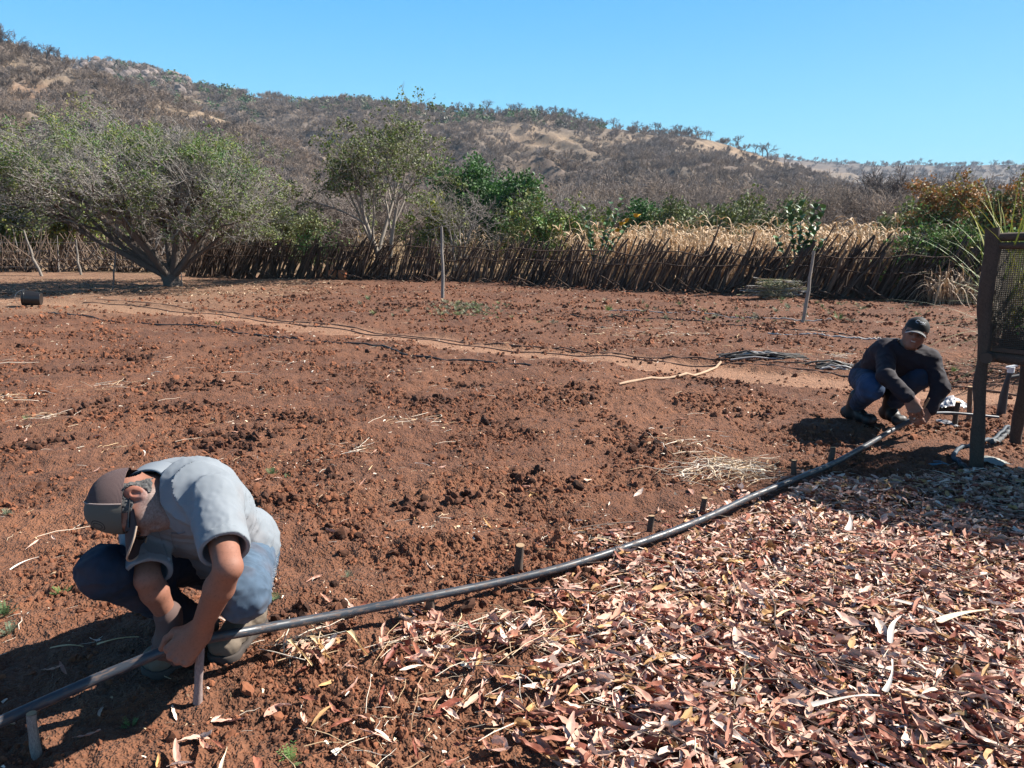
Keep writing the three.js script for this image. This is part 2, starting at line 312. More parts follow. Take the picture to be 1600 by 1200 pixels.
// spray of n small leaves (length about 1), for instancing
function sprayGeo(seed, n, long, wide, spread) {
  const r = RNG(seed), g = new Geo();
  for (let k = 0; k < n; k++) {
    const d = V(r() - 0.5, r() - 0.35, r() - 0.5).normalize(), o = V((r() - 0.5) * spread, (r() - 0.5) * spread, (r() - 0.5) * spread), s = V(0, 0, 0).crossVectors(d, V(r() - 0.5, r() - 0.5, r() - 0.5)).normalize(), L = long * (0.7 + 0.6 * r()), W = wide * (0.7 + 0.6 * r()), nn = V(0, 0, 0).crossVectors(d, s), at = g.count;
    const pts = [o, o.clone().addScaledVector(d, L * 0.5).addScaledVector(s, W), o.clone().addScaledVector(d, L * 0.5).addScaledVector(s, -W), o.clone().addScaledVector(d, L).addScaledVector(nn, -L * 0.15)];
    for (const q of pts) { g.p.push(q.x, q.y, q.z); g.n.push(nn.x, nn.y, nn.z); g.uv.push(0, 0); }
    g.i.push(at, at + 2, at + 1, at + 2, at + 3, at + 1);
  }
  return g.build();
}
const SPRAY = [1, 2, 3].map((k) => sprayGeo(100 + k, 9, 0.42, 0.13, 1.1));
const SPRAY_FINE = [1, 2].map((k) => sprayGeo(120 + k, 14, 0.3, 0.075, 1.2));
/* grows limbs: opt = {r, levels, kids, ratio, bend, up, flat, sides, tipR}; returns {wood: [Geo thick, Geo thin], tips: [{p, d, lvl}]} */
function grow(r, starts, o) {
  const thick = new Geo(), thin = new Geo(), tips = [];
  const rec = (p, dir, len, rad, lvl) => {
    const L = o.levels, last = lvl >= L, n = Math.max(2, o.steps ? o.steps[Math.min(lvl, o.steps.length - 1)] : 4), pts = [p.clone()], rs = [rad], d = dir.clone().normalize(), q = p.clone(), ds = [d.clone()];
    const endR = last ? (o.tipR ?? 0.002) : Math.max(o.tipR ?? 0.002, rad * (o.taper ?? 0.45));
    for (let i = 1; i <= n; i++) {
      const bend = o.bend[Math.min(lvl, o.bend.length - 1)], up = o.up[Math.min(lvl, o.up.length - 1)];
      d.x += (r() - 0.5) * bend; d.y += (r() - 0.5) * bend * (o.flat ?? 1) + up / n; d.z += (r() - 0.5) * bend; if (o.low && q.y < o.low(q)) d.y = Math.abs(d.y) + 0.25; if (o.high && q.y > o.high(q)) { d.y *= 0.6; } d.normalize();
      q.addScaledVector(d, len / n); pts.push(q.clone()); rs.push(mix(rad, endR, i / n)); ds.push(d.clone());
    }
    const sides = lvl === 0 ? 8 : lvl === 1 ? 6 : lvl === 2 ? 4 : 3;
    (lvl <= (o.thickTo ?? 1) ? thick : thin).tube(pts, rs, sides);
    if (lvl >= L - (o.leafLv ?? 0)) for (let i = 1; i <= n; i++) tips.push({ p: pts[i], d: ds[i], lvl });
    if (last) return;
    const kids = o.kids[Math.min(lvl, o.kids.length - 1)], from = o.from ? o.from[Math.min(lvl, o.from.length - 1)] : 0.3;
    for (let k = 0; k < kids; k++) {
      const t = mix(from, 1, (k + 0.3 + 0.6 * r()) / kids), f = t * n, i = Math.min(n - 1, Math.floor(f)), c = pts[i].clone().lerp(pts[i + 1], f - i), base = ds[i];
      const side = V(r() - 0.5, (r() - 0.5) * (o.flat ?? 1), r() - 0.5).normalize(), sp = o.spread[Math.min(lvl, o.spread.length - 1)] * (0.7 + 0.6 * r());
      const nd = base.clone().multiplyScalar(1).addScaledVector(side, sp).normalize();
      const ratio = o.ratio[Math.min(lvl, o.ratio.length - 1)] * (0.7 + 0.6 * r()) * (1.15 - 0.35 * t);
      rec(c, nd, len * ratio, Math.max(o.tipR ?? 0.002, mix(rad, endR, t) * (o.rk ?? 0.62)), lvl + 1);
    }
  };
  for (const s of starts) rec(s.p, s.d, s.len, s.r, s.lvl ?? 0);
  return { thick: thick.build(), thin: thin.build(), tips };
}
function leafList(r, tips, share, size, colors, keep) {
  const l = [], c = new THREE.Color();
  for (const t of tips) {
    const k = keep ? keep(t.p) : 1; if (r() > share * k) continue;
    const s = size * (0.6 + 0.8 * r()), base = colors[Math.floor(r() * colors.length)], w = 0.75 + 0.5 * r();
    c.setRGB(base[0] * w, base[1] * w, base[2] * w);
    l.push({ m: mat4(t.p.x + (r() - 0.5) * size, t.p.y + (r() - 0.5) * size, t.p.z + (r() - 0.5) * size, r() * 6.3, r() * 6.3, r() * 6.3, s), c: c.clone() });
  }
  return l;
}
const upR = (r, k) => V((r() - 0.5) * k, 1, (r() - 0.5) * k);
const onGround = (p) => V(p.x, gh(p.x, p.z, false) - 0.02, p.z);
// a leafy tree standing at base; opt of grow + leaf settings
function leafyTree(name, base, label, category, group, o, seed) {
  const r = RNG(seed), t = thing(name, label, category, base, group), starts = o.starts(r), w = grow(r, starts, o);
  part('trunk', w.thick, o.bark ?? BARK.brown, t);
  if (w.thin.index.count) part('branches', w.thin, o.twig ?? o.bark ?? BARK.brown, t);
  for (const lf of o.leaves ?? []) { const list = leafList(r, w.tips, lf.share, lf.size, lf.colors, lf.keep); if (list.length) stuff('crown', (lf.geo ?? SPRAY)[lf.k ?? 0], LEAF, list, t); }
  return t;
}
const GREEN = { olive: [[0.125, 0.155, 0.036], [0.09, 0.12, 0.032], [0.165, 0.18, 0.05]], bright: [[0.085, 0.19, 0.032], [0.12, 0.23, 0.045], [0.06, 0.145, 0.026]], deep: [[0.042, 0.125, 0.020], [0.06, 0.165, 0.026], [0.03, 0.09, 0.016]], lime: [[0.19, 0.24, 0.03], [0.145, 0.20, 0.03], [0.24, 0.25, 0.035]], rust: [[0.36, 0.155, 0.04], [0.27, 0.13, 0.04], [0.21, 0.18, 0.045]], dull: [[0.10, 0.125, 0.05], [0.075, 0.095, 0.04]] };

// ---------- the big spreading tree on the left ----------
{
  const base = onGround(G(268, 447)), o = {
    levels: 4, steps: [5, 6, 5, 4, 3], kids: [5, 7, 6, 5, 3], bend: [0.25, 0.5, 0.65, 0.8, 0.9], up: [0.1, 0.1, 0.3, 0.3, 0.2], spread: [0.75, 0.85, 1.0, 1.0], ratio: [0.75, 0.56, 0.6, 0.6], from: [0.3, 0.25, 0.15, 0.15], taper: 0.42, rk: 0.66, flat: 0.75, tipR: 0.0034, low: (p) => 0.28 + 0.68 * sst(0.15, 1.5, Math.hypot(p.x, p.z)), high: (p) => 3.7 - 0.30 * (p.x + 0.3) * (p.x + 0.3) - 0.2 * p.z * p.z, leafLv: 0, thickTo: 1, bark: bark(0.15, 0.115, 0.095), twig: bark(0.40, 0.365, 0.33),
    starts: (r) => [[-1.0, 0.60, 0.15, 2.25, 0.12], [-0.85, 0.72, -0.5, 2.05, 0.10], [-0.45, 0.85, 0.35, 1.8, 0.09], [-0.1, 0.95, -0.25, 1.8, 0.09], [0.4, 0.8, 0.25, 1.75, 0.09], [0.85, 0.66, -0.25, 1.75, 0.10], [0.95, 0.56, 0.35, 1.65, 0.08], [-1.15, 0.45, 0.5, 2.4, 0.09], [0.1, 0.75, -0.9, 1.9, 0.1], [-0.3, 0.75, 0.9, 1.8, 0.09], [1.15, 0.42, 0.1, 1.6, 0.07], [-1.2, 0.5, -0.2, 2.6, 0.09]].map(([x, y, z, len, rr]) => ({ p: V(x * 0.10, 0.24, z * 0.10), d: V(x, y, z), len, r: rr * 0.8 })),
    leaves: [{ share: 0.24, size: 0.105, colors: GREEN.olive.concat(GREEN.lime.slice(1, 2)), k: 0, keep: (p) => sst(2.4, 1.2, p.y) * sst(-0.4, 0.5, n3(p.x * 0.9, p.y * 0.9, p.z * 0.9 + 4) + 0.25) + 0.08 }, { share: 0.7, size: 0.12, colors: GREEN.bright.concat(GREEN.lime), geo: SPRAY_FINE, keep: (p) => sst(1.6, 2.8, p.y) * sst(0.18, 0.42, n3(p.x * 1.0 + 5, p.y * 1.0, p.z * 1.0)) }],
  };
  const t = leafyTree('spreading_tree', base, 'broad low spreading tree with bare grey twigs and sparse green leaves', 'tree', null, o, 2024);
  const bole = new Geo(); bole.tube([V(0.06, -0.1, 0), V(0.04, 0.0, 0), V(0.0, 0.12, 0), V(-0.05, 0.3, 0.0), V(-0.09, 0.46, 0)], [0.23, 0.185, 0.155, 0.155, 0.10], 14, false, (k, v) => 0.12 * Math.sin(k * 2.1 + v * 3)); part('root_flare', bole.build(true), o.bark, t);
}
// ---------- trees behind the fence ----------
const behind = (u, v, back) => { const p = G(u, v); const k = 1 + back / Math.hypot(p.x, p.z); return V(p.x * k, -0.03, p.z * k); };
leafyTree('olive_leaved_tree', behind(602, 438, 0.5), 'slim tree with olive leaves and pale forked trunk rising behind the stick fence', 'tree', null, {
  levels: 4, steps: [5, 5, 4, 4, 3], kids: [5, 5, 5, 4], bend: [0.15, 0.4, 0.6, 0.7, 0.8], up: [0.1, 0.25, 0.2, 0.05], spread: [0.55, 0.75, 0.9, 1.0], ratio: [0.62, 0.6, 0.58, 0.6], from: [0.4, 0.3, 0.25, 0.2], taper: 0.4, rk: 0.62, tipR: 0.0035, leafLv: 0, thickTo: 1, bark: bark(0.40, 0.34, 0.28), twig: bark(0.30, 0.26, 0.22),
  starts: () => [{ p: V(0, 0, 0), d: V(-0.28, 1, 0), len: 2.1, r: 0.07 }, { p: V(0.05, 0.1, 0), d: V(0.16, 1, 0.1), len: 2.15, r: 0.06 }, { p: V(-0.1, 0.5, 0), d: V(-0.5, 1, -0.2), len: 1.5, r: 0.045 }, { p: V(-0.15, 0.6, 0), d: V(0.2, 1, -0.3), len: 2.1, r: 0.05 }],
  leaves: [{ share: 0.24, size: 0.125, colors: GREEN.olive.concat(GREEN.lime.slice(1, 2)), k: 0 }] }, 31);
leafyTree('dense_green_tree', behind(765, 441, 6), 'dense dark green rounded tree beyond the stick fence', 'tree', null, {
  levels: 3, steps: [4, 4, 4, 3], kids: [7, 7, 6], bend: [0.2, 0.45, 0.6, 0.8], up: [0.1, 0.2, 0.1], spread: [0.8, 0.9, 1.0], ratio: [0.62, 0.62, 0.6], from: [0.3, 0.2, 0.2], taper: 0.4, rk: 0.6, tipR: 0.004, leafLv: 1, bark: BARK.dark,
  starts: () => [{ p: V(0, 0, 0), d: V(-0.3, 1, 0), len: 1.75, r: 0.08 }, { p: V(0, 0, 0), d: V(0.2, 1, 0.2), len: 1.65, r: 0.08 }, { p: V(0, 0, 0), d: V(0.0, 1, -0.4), len: 1.8, r: 0.08 }, { p: V(0, 0, 0), d: V(0.7, 0.8, 0.2), len: 1.35, r: 0.07 }],
  leaves: [{ share: 1, size: 0.19, colors: GREEN.deep, k: 1 }, { share: 0.9, size: 0.18, colors: GREEN.deep.concat(GREEN.bright), k: 2 }] }, 32);
leafyTree('yellow_green_tree', behind(680, 439, 1.6), 'small tree with yellow-green leaves just behind the stick fence', 'tree', null, {
  levels: 3, steps: [4, 4, 3, 3], kids: [6, 6, 5], bend: [0.2, 0.5, 0.7, 0.8], up: [0.1, 0.2, 0.0], spread: [0.7, 0.9, 1.0], ratio: [0.6, 0.6, 0.6], from: [0.3, 0.25, 0.2], taper: 0.4, rk: 0.6, tipR: 0.003, leafLv: 0, bark: BARK.brown,
  starts: () => [{ p: V(0, 0, 0), d: V(-0.2, 1, 0), len: 1.25, r: 0.04 }, { p: V(0, 0, 0), d: V(0.25, 1, 0.1), len: 1.2, r: 0.04 }],
  leaves: [{ share: 0.6, size: 0.14, colors: GREEN.lime.concat(GREEN.olive), k: 0 }] }, 33);
const bushy = (r0, h, spread, tipR = 0.0035) => ({ levels: 3, steps: [4, 4, 3, 3], kids: [6, 6, 5], bend: [0.3, 0.5, 0.7, 0.8], up: [0.1, 0.15, 0.0], spread: [0.8, 0.9, 1.0], ratio: [0.6, 0.62, 0.6], from: [0.2, 0.2, 0.2], taper: 0.4, rk: 0.6, tipR, leafLv: 0, bark: BARK.brown,
  starts: (r) => Array.from({ length: 5 }, (_, i) => { const a = i * 1.257 + r(); return { p: V(0, 0, 0), d: V(Math.cos(a) * spread, 1, Math.sin(a) * spread), len: h * (0.75 + 0.3 * r()) * 0.7, r: r0 }; }) });
leafyTree('light_green_shrub', behind(838, 445, 3), 'light green airy shrub right of the dense green tree', 'shrub', null, { ...bushy(0.03, 1.9, 0.6), leaves: [{ share: 0.5, size: 0.16, colors: GREEN.olive.concat(GREEN.lime, GREEN.bright), k: 0 }] }, 34);
leafyTree('dark_green_shrub', behind(1018, 454, 10), 'dark green shrub half hidden behind the leafy yellow-flowered plant', 'shrub', null, { ...bushy(0.04, 1.75, 0.4), leaves: [{ share: 0.7, size: 0.2, colors: GREEN.deep, k: 1 }] }, 35);
for (const [u, h, back, seed, label] of [[1100, 2.0, 8, 36, 'low dull green bushes above the dry maize, left of the tall milkweed'], [1180, 1.8, 9, 37, 'low dull green bush directly behind the tall milkweed plant'], [1440, 2.0, 6, 38, 'grey green bush between the round bare tree and the orange tree']])
  leafyTree('green_bush', behind(u, 460, back), label, 'bush', 'green bushes behind the maize', { ...bushy(0.03, h, 0.8), leaves: [{ share: 0.5, size: 0.2, colors: GREEN.olive.concat(GREEN.dull), k: 2 }] }, seed);
leafyTree('rusty_leaved_tree', behind(1540, 474, 3.0), 'tree with rust-orange and green leaves above the right end of the fence', 'tree', null, {
  ...bushy(0.045, 2.25, 0.7), levels: 4, kids: [5, 5, 5, 4], leaves: [{ share: 0.5, size: 0.14, colors: GREEN.rust, k: 0, keep: (p) => sst(0.9, 1.5, p.y) }, { share: 0.4, size: 0.14, colors: GREEN.olive.concat(GREEN.bright), k: 1, keep: (p) => sst(2.0, 1.2, p.y) }, ] }, 39);
leafyTree('green_shrub', behind(1500, 472, 0.8), 'bushy green shrub under the rusty tree at the fence end', 'shrub', null, { ...bushy(0.03, 1.35, 0.8), leaves: [{ share: 0.6, size: 0.13, colors: GREEN.bright.concat(GREEN.olive), k: 0 }] }, 40);
leafyTree('rusty_leaved_tree', behind(1640, 478, 2.0), 'rust-orange leaved tree at the right edge behind the netted frame', 'tree', null, {
  ...bushy(0.045, 1.95, 0.55), levels: 4, kids: [5, 5, 4, 4], leaves: [{ share: 0.36, size: 0.14, colors: GREEN.rust.concat(GREEN.olive), k: 0 }] }, 49);
leafyTree('yellowish_tree', behind(-10, 427, 3), 'yellowish green tree at the left edge behind the spreading tree', 'tree', null, { ...bushy(0.08, 3.1, 0.5), levels: 4, kids: [5, 5, 5, 4], leaves: [{ share: 0.45, size: 0.22, colors: GREEN.lime.concat(GREEN.olive, GREEN.olive), k: 0 }] }, 41);
leafyTree('yellowish_tree', behind(110, 428, 4), 'yellowish green tree behind the left half of the spreading tree', 'tree', null, { ...bushy(0.08, 3.0, 0.6), levels: 4, kids: [5, 5, 5, 4], leaves: [{ share: 0.4, size: 0.22, colors: GREEN.olive.concat(GREEN.lime), k: 1 }] }, 42);
leafyTree('olive_shrub', behind(455, 434, 3), 'thin olive shrub between the spreading tree and the slim tree', 'shrub', null, { ...bushy(0.04, 2.0, 0.5), leaves: [{ share: 0.35, size: 0.15, colors: GREEN.olive, k: 1 }] }, 43);
leafyTree('ivy_shrub', behind(500, 436, 0.6), 'small bright green sprig above the fence left of the slim tree', 'shrub', null, { ...bushy(0.015, 1.2, 0.2), levels: 2, kids: [4, 3], leaves: [{ share: 0.6, size: 0.13, colors: GREEN.bright, k: 1 }] }, 44);

// bare trees and scrub
function bareTree(name, base, label, group, o, seed, mat = BARK.scrub) {
  const r = RNG(seed), t = thing(name, label, 'tree', base, group), w = grow(r, o.starts(r), o);
  part('trunk', w.thick, mat, t); part('crown', w.thin, mat, t); return t;
}
const bareOpt = (h, r0, spread, tipR) => ({ levels: 4, steps: [4, 4, 4, 3, 3], kids: [5, 5, 4, 4], bend: [0.25, 0.45, 0.6, 0.7, 0.8], up: [0.15, 0.2, 0.2, 0.1], spread: [0.65, 0.75, 0.85, 0.9], ratio: [0.62, 0.62, 0.62, 0.6], from: [0.25, 0.2, 0.2, 0.2], taper: 0.45, rk: 0.6, tipR, thickTo: 1, starts: (r) => Array.from({ length: 3 }, (_, i) => { const a = i * 2.1 + r(); return { p: V(0, 0, 0), d: V(Math.cos(a) * spread, 1, Math.sin(a) * spread), len: h * 0.52, r: r0 }; }) });
bareTree('bare_shrub', behind(718, 440, 1.2), 'grey leafless shrub in front of the dense green tree', 'bare grey shrubs behind the fence', bareOpt(2.5, 0.035, 0.3, 0.004), 51, BARK.grey);
bareTree('bare_shrub', behind(870, 446, 4), 'grey leafless shrub right of the light green shrub', 'bare grey shrubs behind the fence', bareOpt(2.7, 0.035, 0.6, 0.004), 52, BARK.grey);
bareTree('bare_shrub', behind(430, 434, 6), 'grey leafless shrub between the spreading tree and the slim tree', 'bare grey shrubs behind the fence', bareOpt(3.2, 0.04, 0.6, 0.004), 53, BARK.grey);
bareTree('round_bare_tree', behind(1385, 460, 26), 'large leafless tree with a dark rounded crown left of the rusty tree', null, { ...bareOpt(4.7, 0.09, 0.85, 0.009), kids: [6, 7, 6, 5] }, 54, bark(0.17, 0.135, 0.125));
// far scrub, read as one mass: leafless woodland on the plain and up the slopes
{
  const r = RNG(61), geos = [0, 1, 2, 3].map((k) => { const o = bareOpt(1, 0.011, 0.55 + 0.1 * k, 0.0022), w = grow(RNG(70 + k), o.starts(RNG(80 + k)), o); return mergeGeometries([w.thick, w.thin]); });
  const coarse = [0, 1, 2].map((k) => { const o = { ...bareOpt(1, 0.022, 0.7, 0.008), levels: 3, kids: [5, 5, 4], steps: [2, 2, 2, 2] }, w = grow(RNG(90 + k), o.starts(RNG(95 + k)), o); return mergeGeometries([w.thick, w.thin]); });
  const lists = geos.map(() => []), c = new THREE.Color();
  for (let i = 0; i < 2300; i++) {
    const d = 26 * Math.pow(160 / 26, r()), a = -0.95 + 1.95 * r(), x = a * d, z = -d; if (z > fenceZ(x) - 6) continue;
    const hgt = (d < 45 ? 2.0 + 1.1 * r() : 2.6 + 2.2 * r()), t = 0.7 + 0.6 * r(), w = r(); c.setRGB(mix(1.0, 1.3, w) * t, mix(0.97, 1.15, w) * t, mix(1.0, 1.0, w) * t);
    let y = -0.05; for (const h of HILLS) if (a > h.a0 && a < h.a1) y = Math.max(y, hillH(h, a, d) - 0.1);
    lists[i % 4].push({ m: mat4(x, y, z, 0, r() * 6.3, 0, hgt * (0.8 + 0.5 * r()), hgt, hgt * (0.8 + 0.5 * r())), c: c.clone() });
  }
  lists.forEach((l, i) => stuff('leafless_woodland', geos[i], BARK.scrub, l, null, 'grey leafless woodland between the fence and the hills'));
  const cl = coarse.map(() => []);
  for (let i = 0, n = 0; i < 60000 && n < 17000; i++) {
    const hi = r() < 0.34 ? 0 : r() < 0.75 ? 1 : 2, h = HILLS[hi], a = mix(h.a0, h.a1, r()), F = h.foot(a), R = h.ridge(a), d = mix(F, R * 1.02, Math.pow(r(), 0.8)), x = a * d, y = hillH(h, a, d);
    if (x / d < -0.78 || x / d > 0.78) continue;
    const q = 320 / R, pm = palePatch(hi, x, y); if (r() < pm * 1.05 || r() < sst(0.0, 0.6, fbm(x * 0.02 * q + 4, d * 0.02 * q, 4)) * 0.75) continue;
    const s = (1.6 + 2.6 * r()) * (hi === 2 ? 1.9 : hi === 1 ? 1.25 : 0.9), t = 0.65 + 0.6 * r(), w = r();
    c.setRGB(mix(0.9, 1.25, w) * t, mix(0.88, 1.08, w) * t, mix(0.92, 0.9, w) * t);
    cl[n++ % 3].push({ m: mat4(x, y - 0.1, -d, 0, r() * 6.3, 0, s * (0.8 + 0.6 * r()), s, s * (0.8 + 0.6 * r())), c: c.clone() });
  }
  cl.forEach((l, i) => stuff('hillside_scrub', coarse[i], BARK.scrub, l, null, 'dry leafless scrub covering the hill slopes'));
  // green bushes on the rocky crest and along the ridge
  const gl = [[], []], ball = [sprayGeo(140, 60, 0.3, 0.13, 1.1), sprayGeo(141, 60, 0.3, 0.13, 1.1)];
  for (let i = 0; i < 850; i++) {
    const hi = 1, h = HILLS[1], u = r() < 0.5 ? mix(140, 420, r()) : mix(380, 940, r()), a = (u - 800) / 1200 * 0.97, R = h.ridge(a), top = h.foot(a) + (R - h.foot(a)) * (1 - Math.abs(r() + r() - 1) * (u < 420 ? 0.28 : 0.13)), x = a * top, y = hillH(h, a, top), s = 1.6 + 3.2 * r() * r(), t = 0.6 + 0.7 * r(), g = GREEN[r() < 0.6 ? 'deep' : 'dull'][i % 2];
    if (n2(x * 0.03, top * 0.03) < -0.2) continue;
    c.setRGB(g[0] * t * 1.15, g[1] * t * 0.95, g[2] * t * 1.3); gl[i % 2].push({ m: mat4(x, y + s * 0.25, -top, r(), r() * 6, r(), s * 1.3, s * 0.8, s * 1.3), c: c.clone() });
  }
  gl.forEach((l, i) => stuff('ridge_bushes', ball[i], LEAF, l, null, 'dark green bushes along the rocky hill crest'));
  // rocks of the crest
  const rl = [];
  for (let i = 0; i < 150; i++) { const h = HILLS[1], u = mix(140, 310, r()), a = (u - 800) / 1200 * 0.97, R = h.ridge(a), d = h.foot(a) + (R - h.foot(a)) * (1 - 0.10 * r()), x = a * d, y = hillH(h, a, d), s = 1 + 3 * r() * r(), t = 0.7 + 0.6 * r(); c.setRGB(0.17 * t, 0.135 * t, 0.12 * t); rl.push({ m: mat4(x, y + s * 0.2, -d, r() * 3, r() * 6, r() * 3, s, s * 1.3, s), c: c.clone() }); }
  stuff('crest_rocks', rockGeos[1], std(lin(1, 1, 1), 1), rl, null, 'grey rocks on the hill crest');
  // single trees standing against the sky on the ridge
  const protos = [0, 1, 2].map((k) => { const o = { ...bareOpt(1, 0.03, 0.35, 0.007), levels: 3, kids: [5, 5, 4], spread: [0.9, 1, 1], from: [0.55, 0.2, 0.1] }; o.starts = (q) => [{ p: V(0, 0, 0), d: V(0.1 * (k - 1), 1, 0), len: 0.62, r: 0.035 }]; return grow(RNG(200 + k), o.starts(), o); });
  const rm = bark(0.17, 0.15, 0.145), spots = [];
  for (const [u, hgt, hi] of [[8, 8, 0], [20, 9.5, 0], [36, 7, 0], [60, 6, 0], [85, 7, 0], [104, 5.5, 0], [648, 5, 1], [672, 6, 1], [690, 5.5, 1], [716, 7, 1], [738, 7, 1], [762, 8, 1], [775, 6, 1], [798, 7, 1], [812, 6.5, 1], [838, 7, 1], [846, 8, 1], [858, 8, 1], [868, 7.5, 1], [880, 8, 1], [890, 8, 1], [898, 7, 1], [910, 7, 1], [928, 6.5, 1], [940, 5.5, 1], [958, 7.5, 1], [997, 7, 1], [1026, 8, 1], [1034, 7, 1], [1056, 8, 1], [1066, 8, 1], [1078, 8, 1], [1090, 7, 1], [1105, 7.5, 1], [1112, 7, 1], [1156, 8, 1], [1184, 8, 1], [1196, 8.5, 1], [1204, 9, 1], [1232, 8.5, 1], [1296, 10, 2], [1315, 9, 2], [1362, 9, 2], [1385, 9, 2], [1410, 8, 2], [1432, 11, 2], [1444, 10, 2], [1462, 9, 2], [1498, 10, 2], [1530, 9, 2], [1562, 11, 2], [1585, 10, 2]]) {
    const h = HILLS[hi], cy = (600 - 180) / 1200, a = (u - 800) / 1200 / (cy * SP + CP), d = h.ridge(a) * (0.985 + 0.012 * r()), y = hillH(h, a, d), t = thing('ridge_tree', ['small bare tree standing on the near left hill crest against the sky', 'small dark bare tree standing against the sky on the long middle ridge', 'tiny tree on the far right ridge against the sky'][hi], 'tree', V(a * d, y - 0.4, -d), ['trees on the left hill crest', 'trees along the middle ridge line', 'trees along the far ridge line'][hi]);
    const w = protos[Math.floor(r() * 3)]; part('trunk', w.thick, rm, t); part('crown', w.thin, rm, t); t.rotation.y = r() * 6; const k = hgt * (0.75 + 0.4 * r()); t.scale.set(k * 1.15, k * 0.9, k * 1.15);
  }
}
// dry maize and grass behind the fence
{
  const r = RNG(301), c = new THREE.Color(), M = new THREE.MeshPhysicalMaterial({ color: 0xffffff, roughness: 0.8, transmission: 0.25, thickness: 0, side: THREE.DoubleSide });
  const maize = [0, 1, 2, 3].map((k) => {
    const q = RNG(310 + k), g = new Geo(); g.tube([V(0, 0, 0), V(0.02, 0.5, 0.01), V(0.05 * (k - 1.5), 1, 0.03)], [0.012, 0.01, 0.004], 4);
    for (let i = 0; i < 11; i++) { const h = 0.15 + 0.85 * q(), a = q() * 6.3, L = 0.28 + 0.3 * q(), ca = Math.cos(a), sa = Math.sin(a), dr = 0.5 + 0.6 * q(), w = 0.010 + 0.009 * q(); g.grid(1, 5, (s, t) => { const b = (s - 0.5) * 2 * w * (1 - t * 0.8), o = L * t * (1 - 0.25 * t), y = h + L * (0.75 * t - (dr + 0.4) * t * t); return [ca * o - sa * b, y, sa * o + ca * b]; }); }
    return g.build(true);
  });
  const lists = maize.map(() => []);
  for (let i = 0; i < 4200; i++) {
    const u = mix(780, 1520, r()), back = 1.1 + 20 * r() * r(), p = behind(u, 440 + (u - 760) * 0.043, back); const den = sst(820, 1000, u) * 0.8 * (1 - 0.55 * sst(1440, 1520, u)); if (r() > den) continue;
    const s = (0.70 + 0.42 * r() + 0.26 * n2(p.x * 0.8, p.z * 0.8) + (r() < 0.12 ? 0.3 * r() : 0)), t = 0.75 + 0.5 * r(), w = r(); c.setRGB(mix(0.46, 0.60, w) * t, mix(0.29, 0.44, w) * t, mix(0.145, 0.27, w) * t);
    lists[i % 4].push({ m: mat4(p.x + (r() - 0.5), 0, p.z + (r() - 0.5), (r() - 0.5) * 0.3, r() * 6.3, (r() - 0.5) * 0.3, s, s, s), c: c.clone() });
  }
  for (let i = 0; i < 130; i++) { // thinner grass along the rest of the fence
    const u = mix(560, 860, r()), p = behind(u, 428 + Math.max(0, u - 300) * 0.026, 0.4 + 5 * r()), s = 0.7 + 0.5 * r(), t = 0.65 + 0.5 * r(); c.setRGB(0.42 * t, 0.29 * t, 0.155 * t);
    lists[i % 4].push({ m: mat4(p.x, 0, p.z, (r() - 0.5) * 0.3, r() * 6.3, (r() - 0.5) * 0.3, s), c: c.clone() });
  }
  lists.forEach((l, i) => stuff('dry_maize', maize[i], M, l, null, 'golden dry maize and grass standing behind the fence'));
}
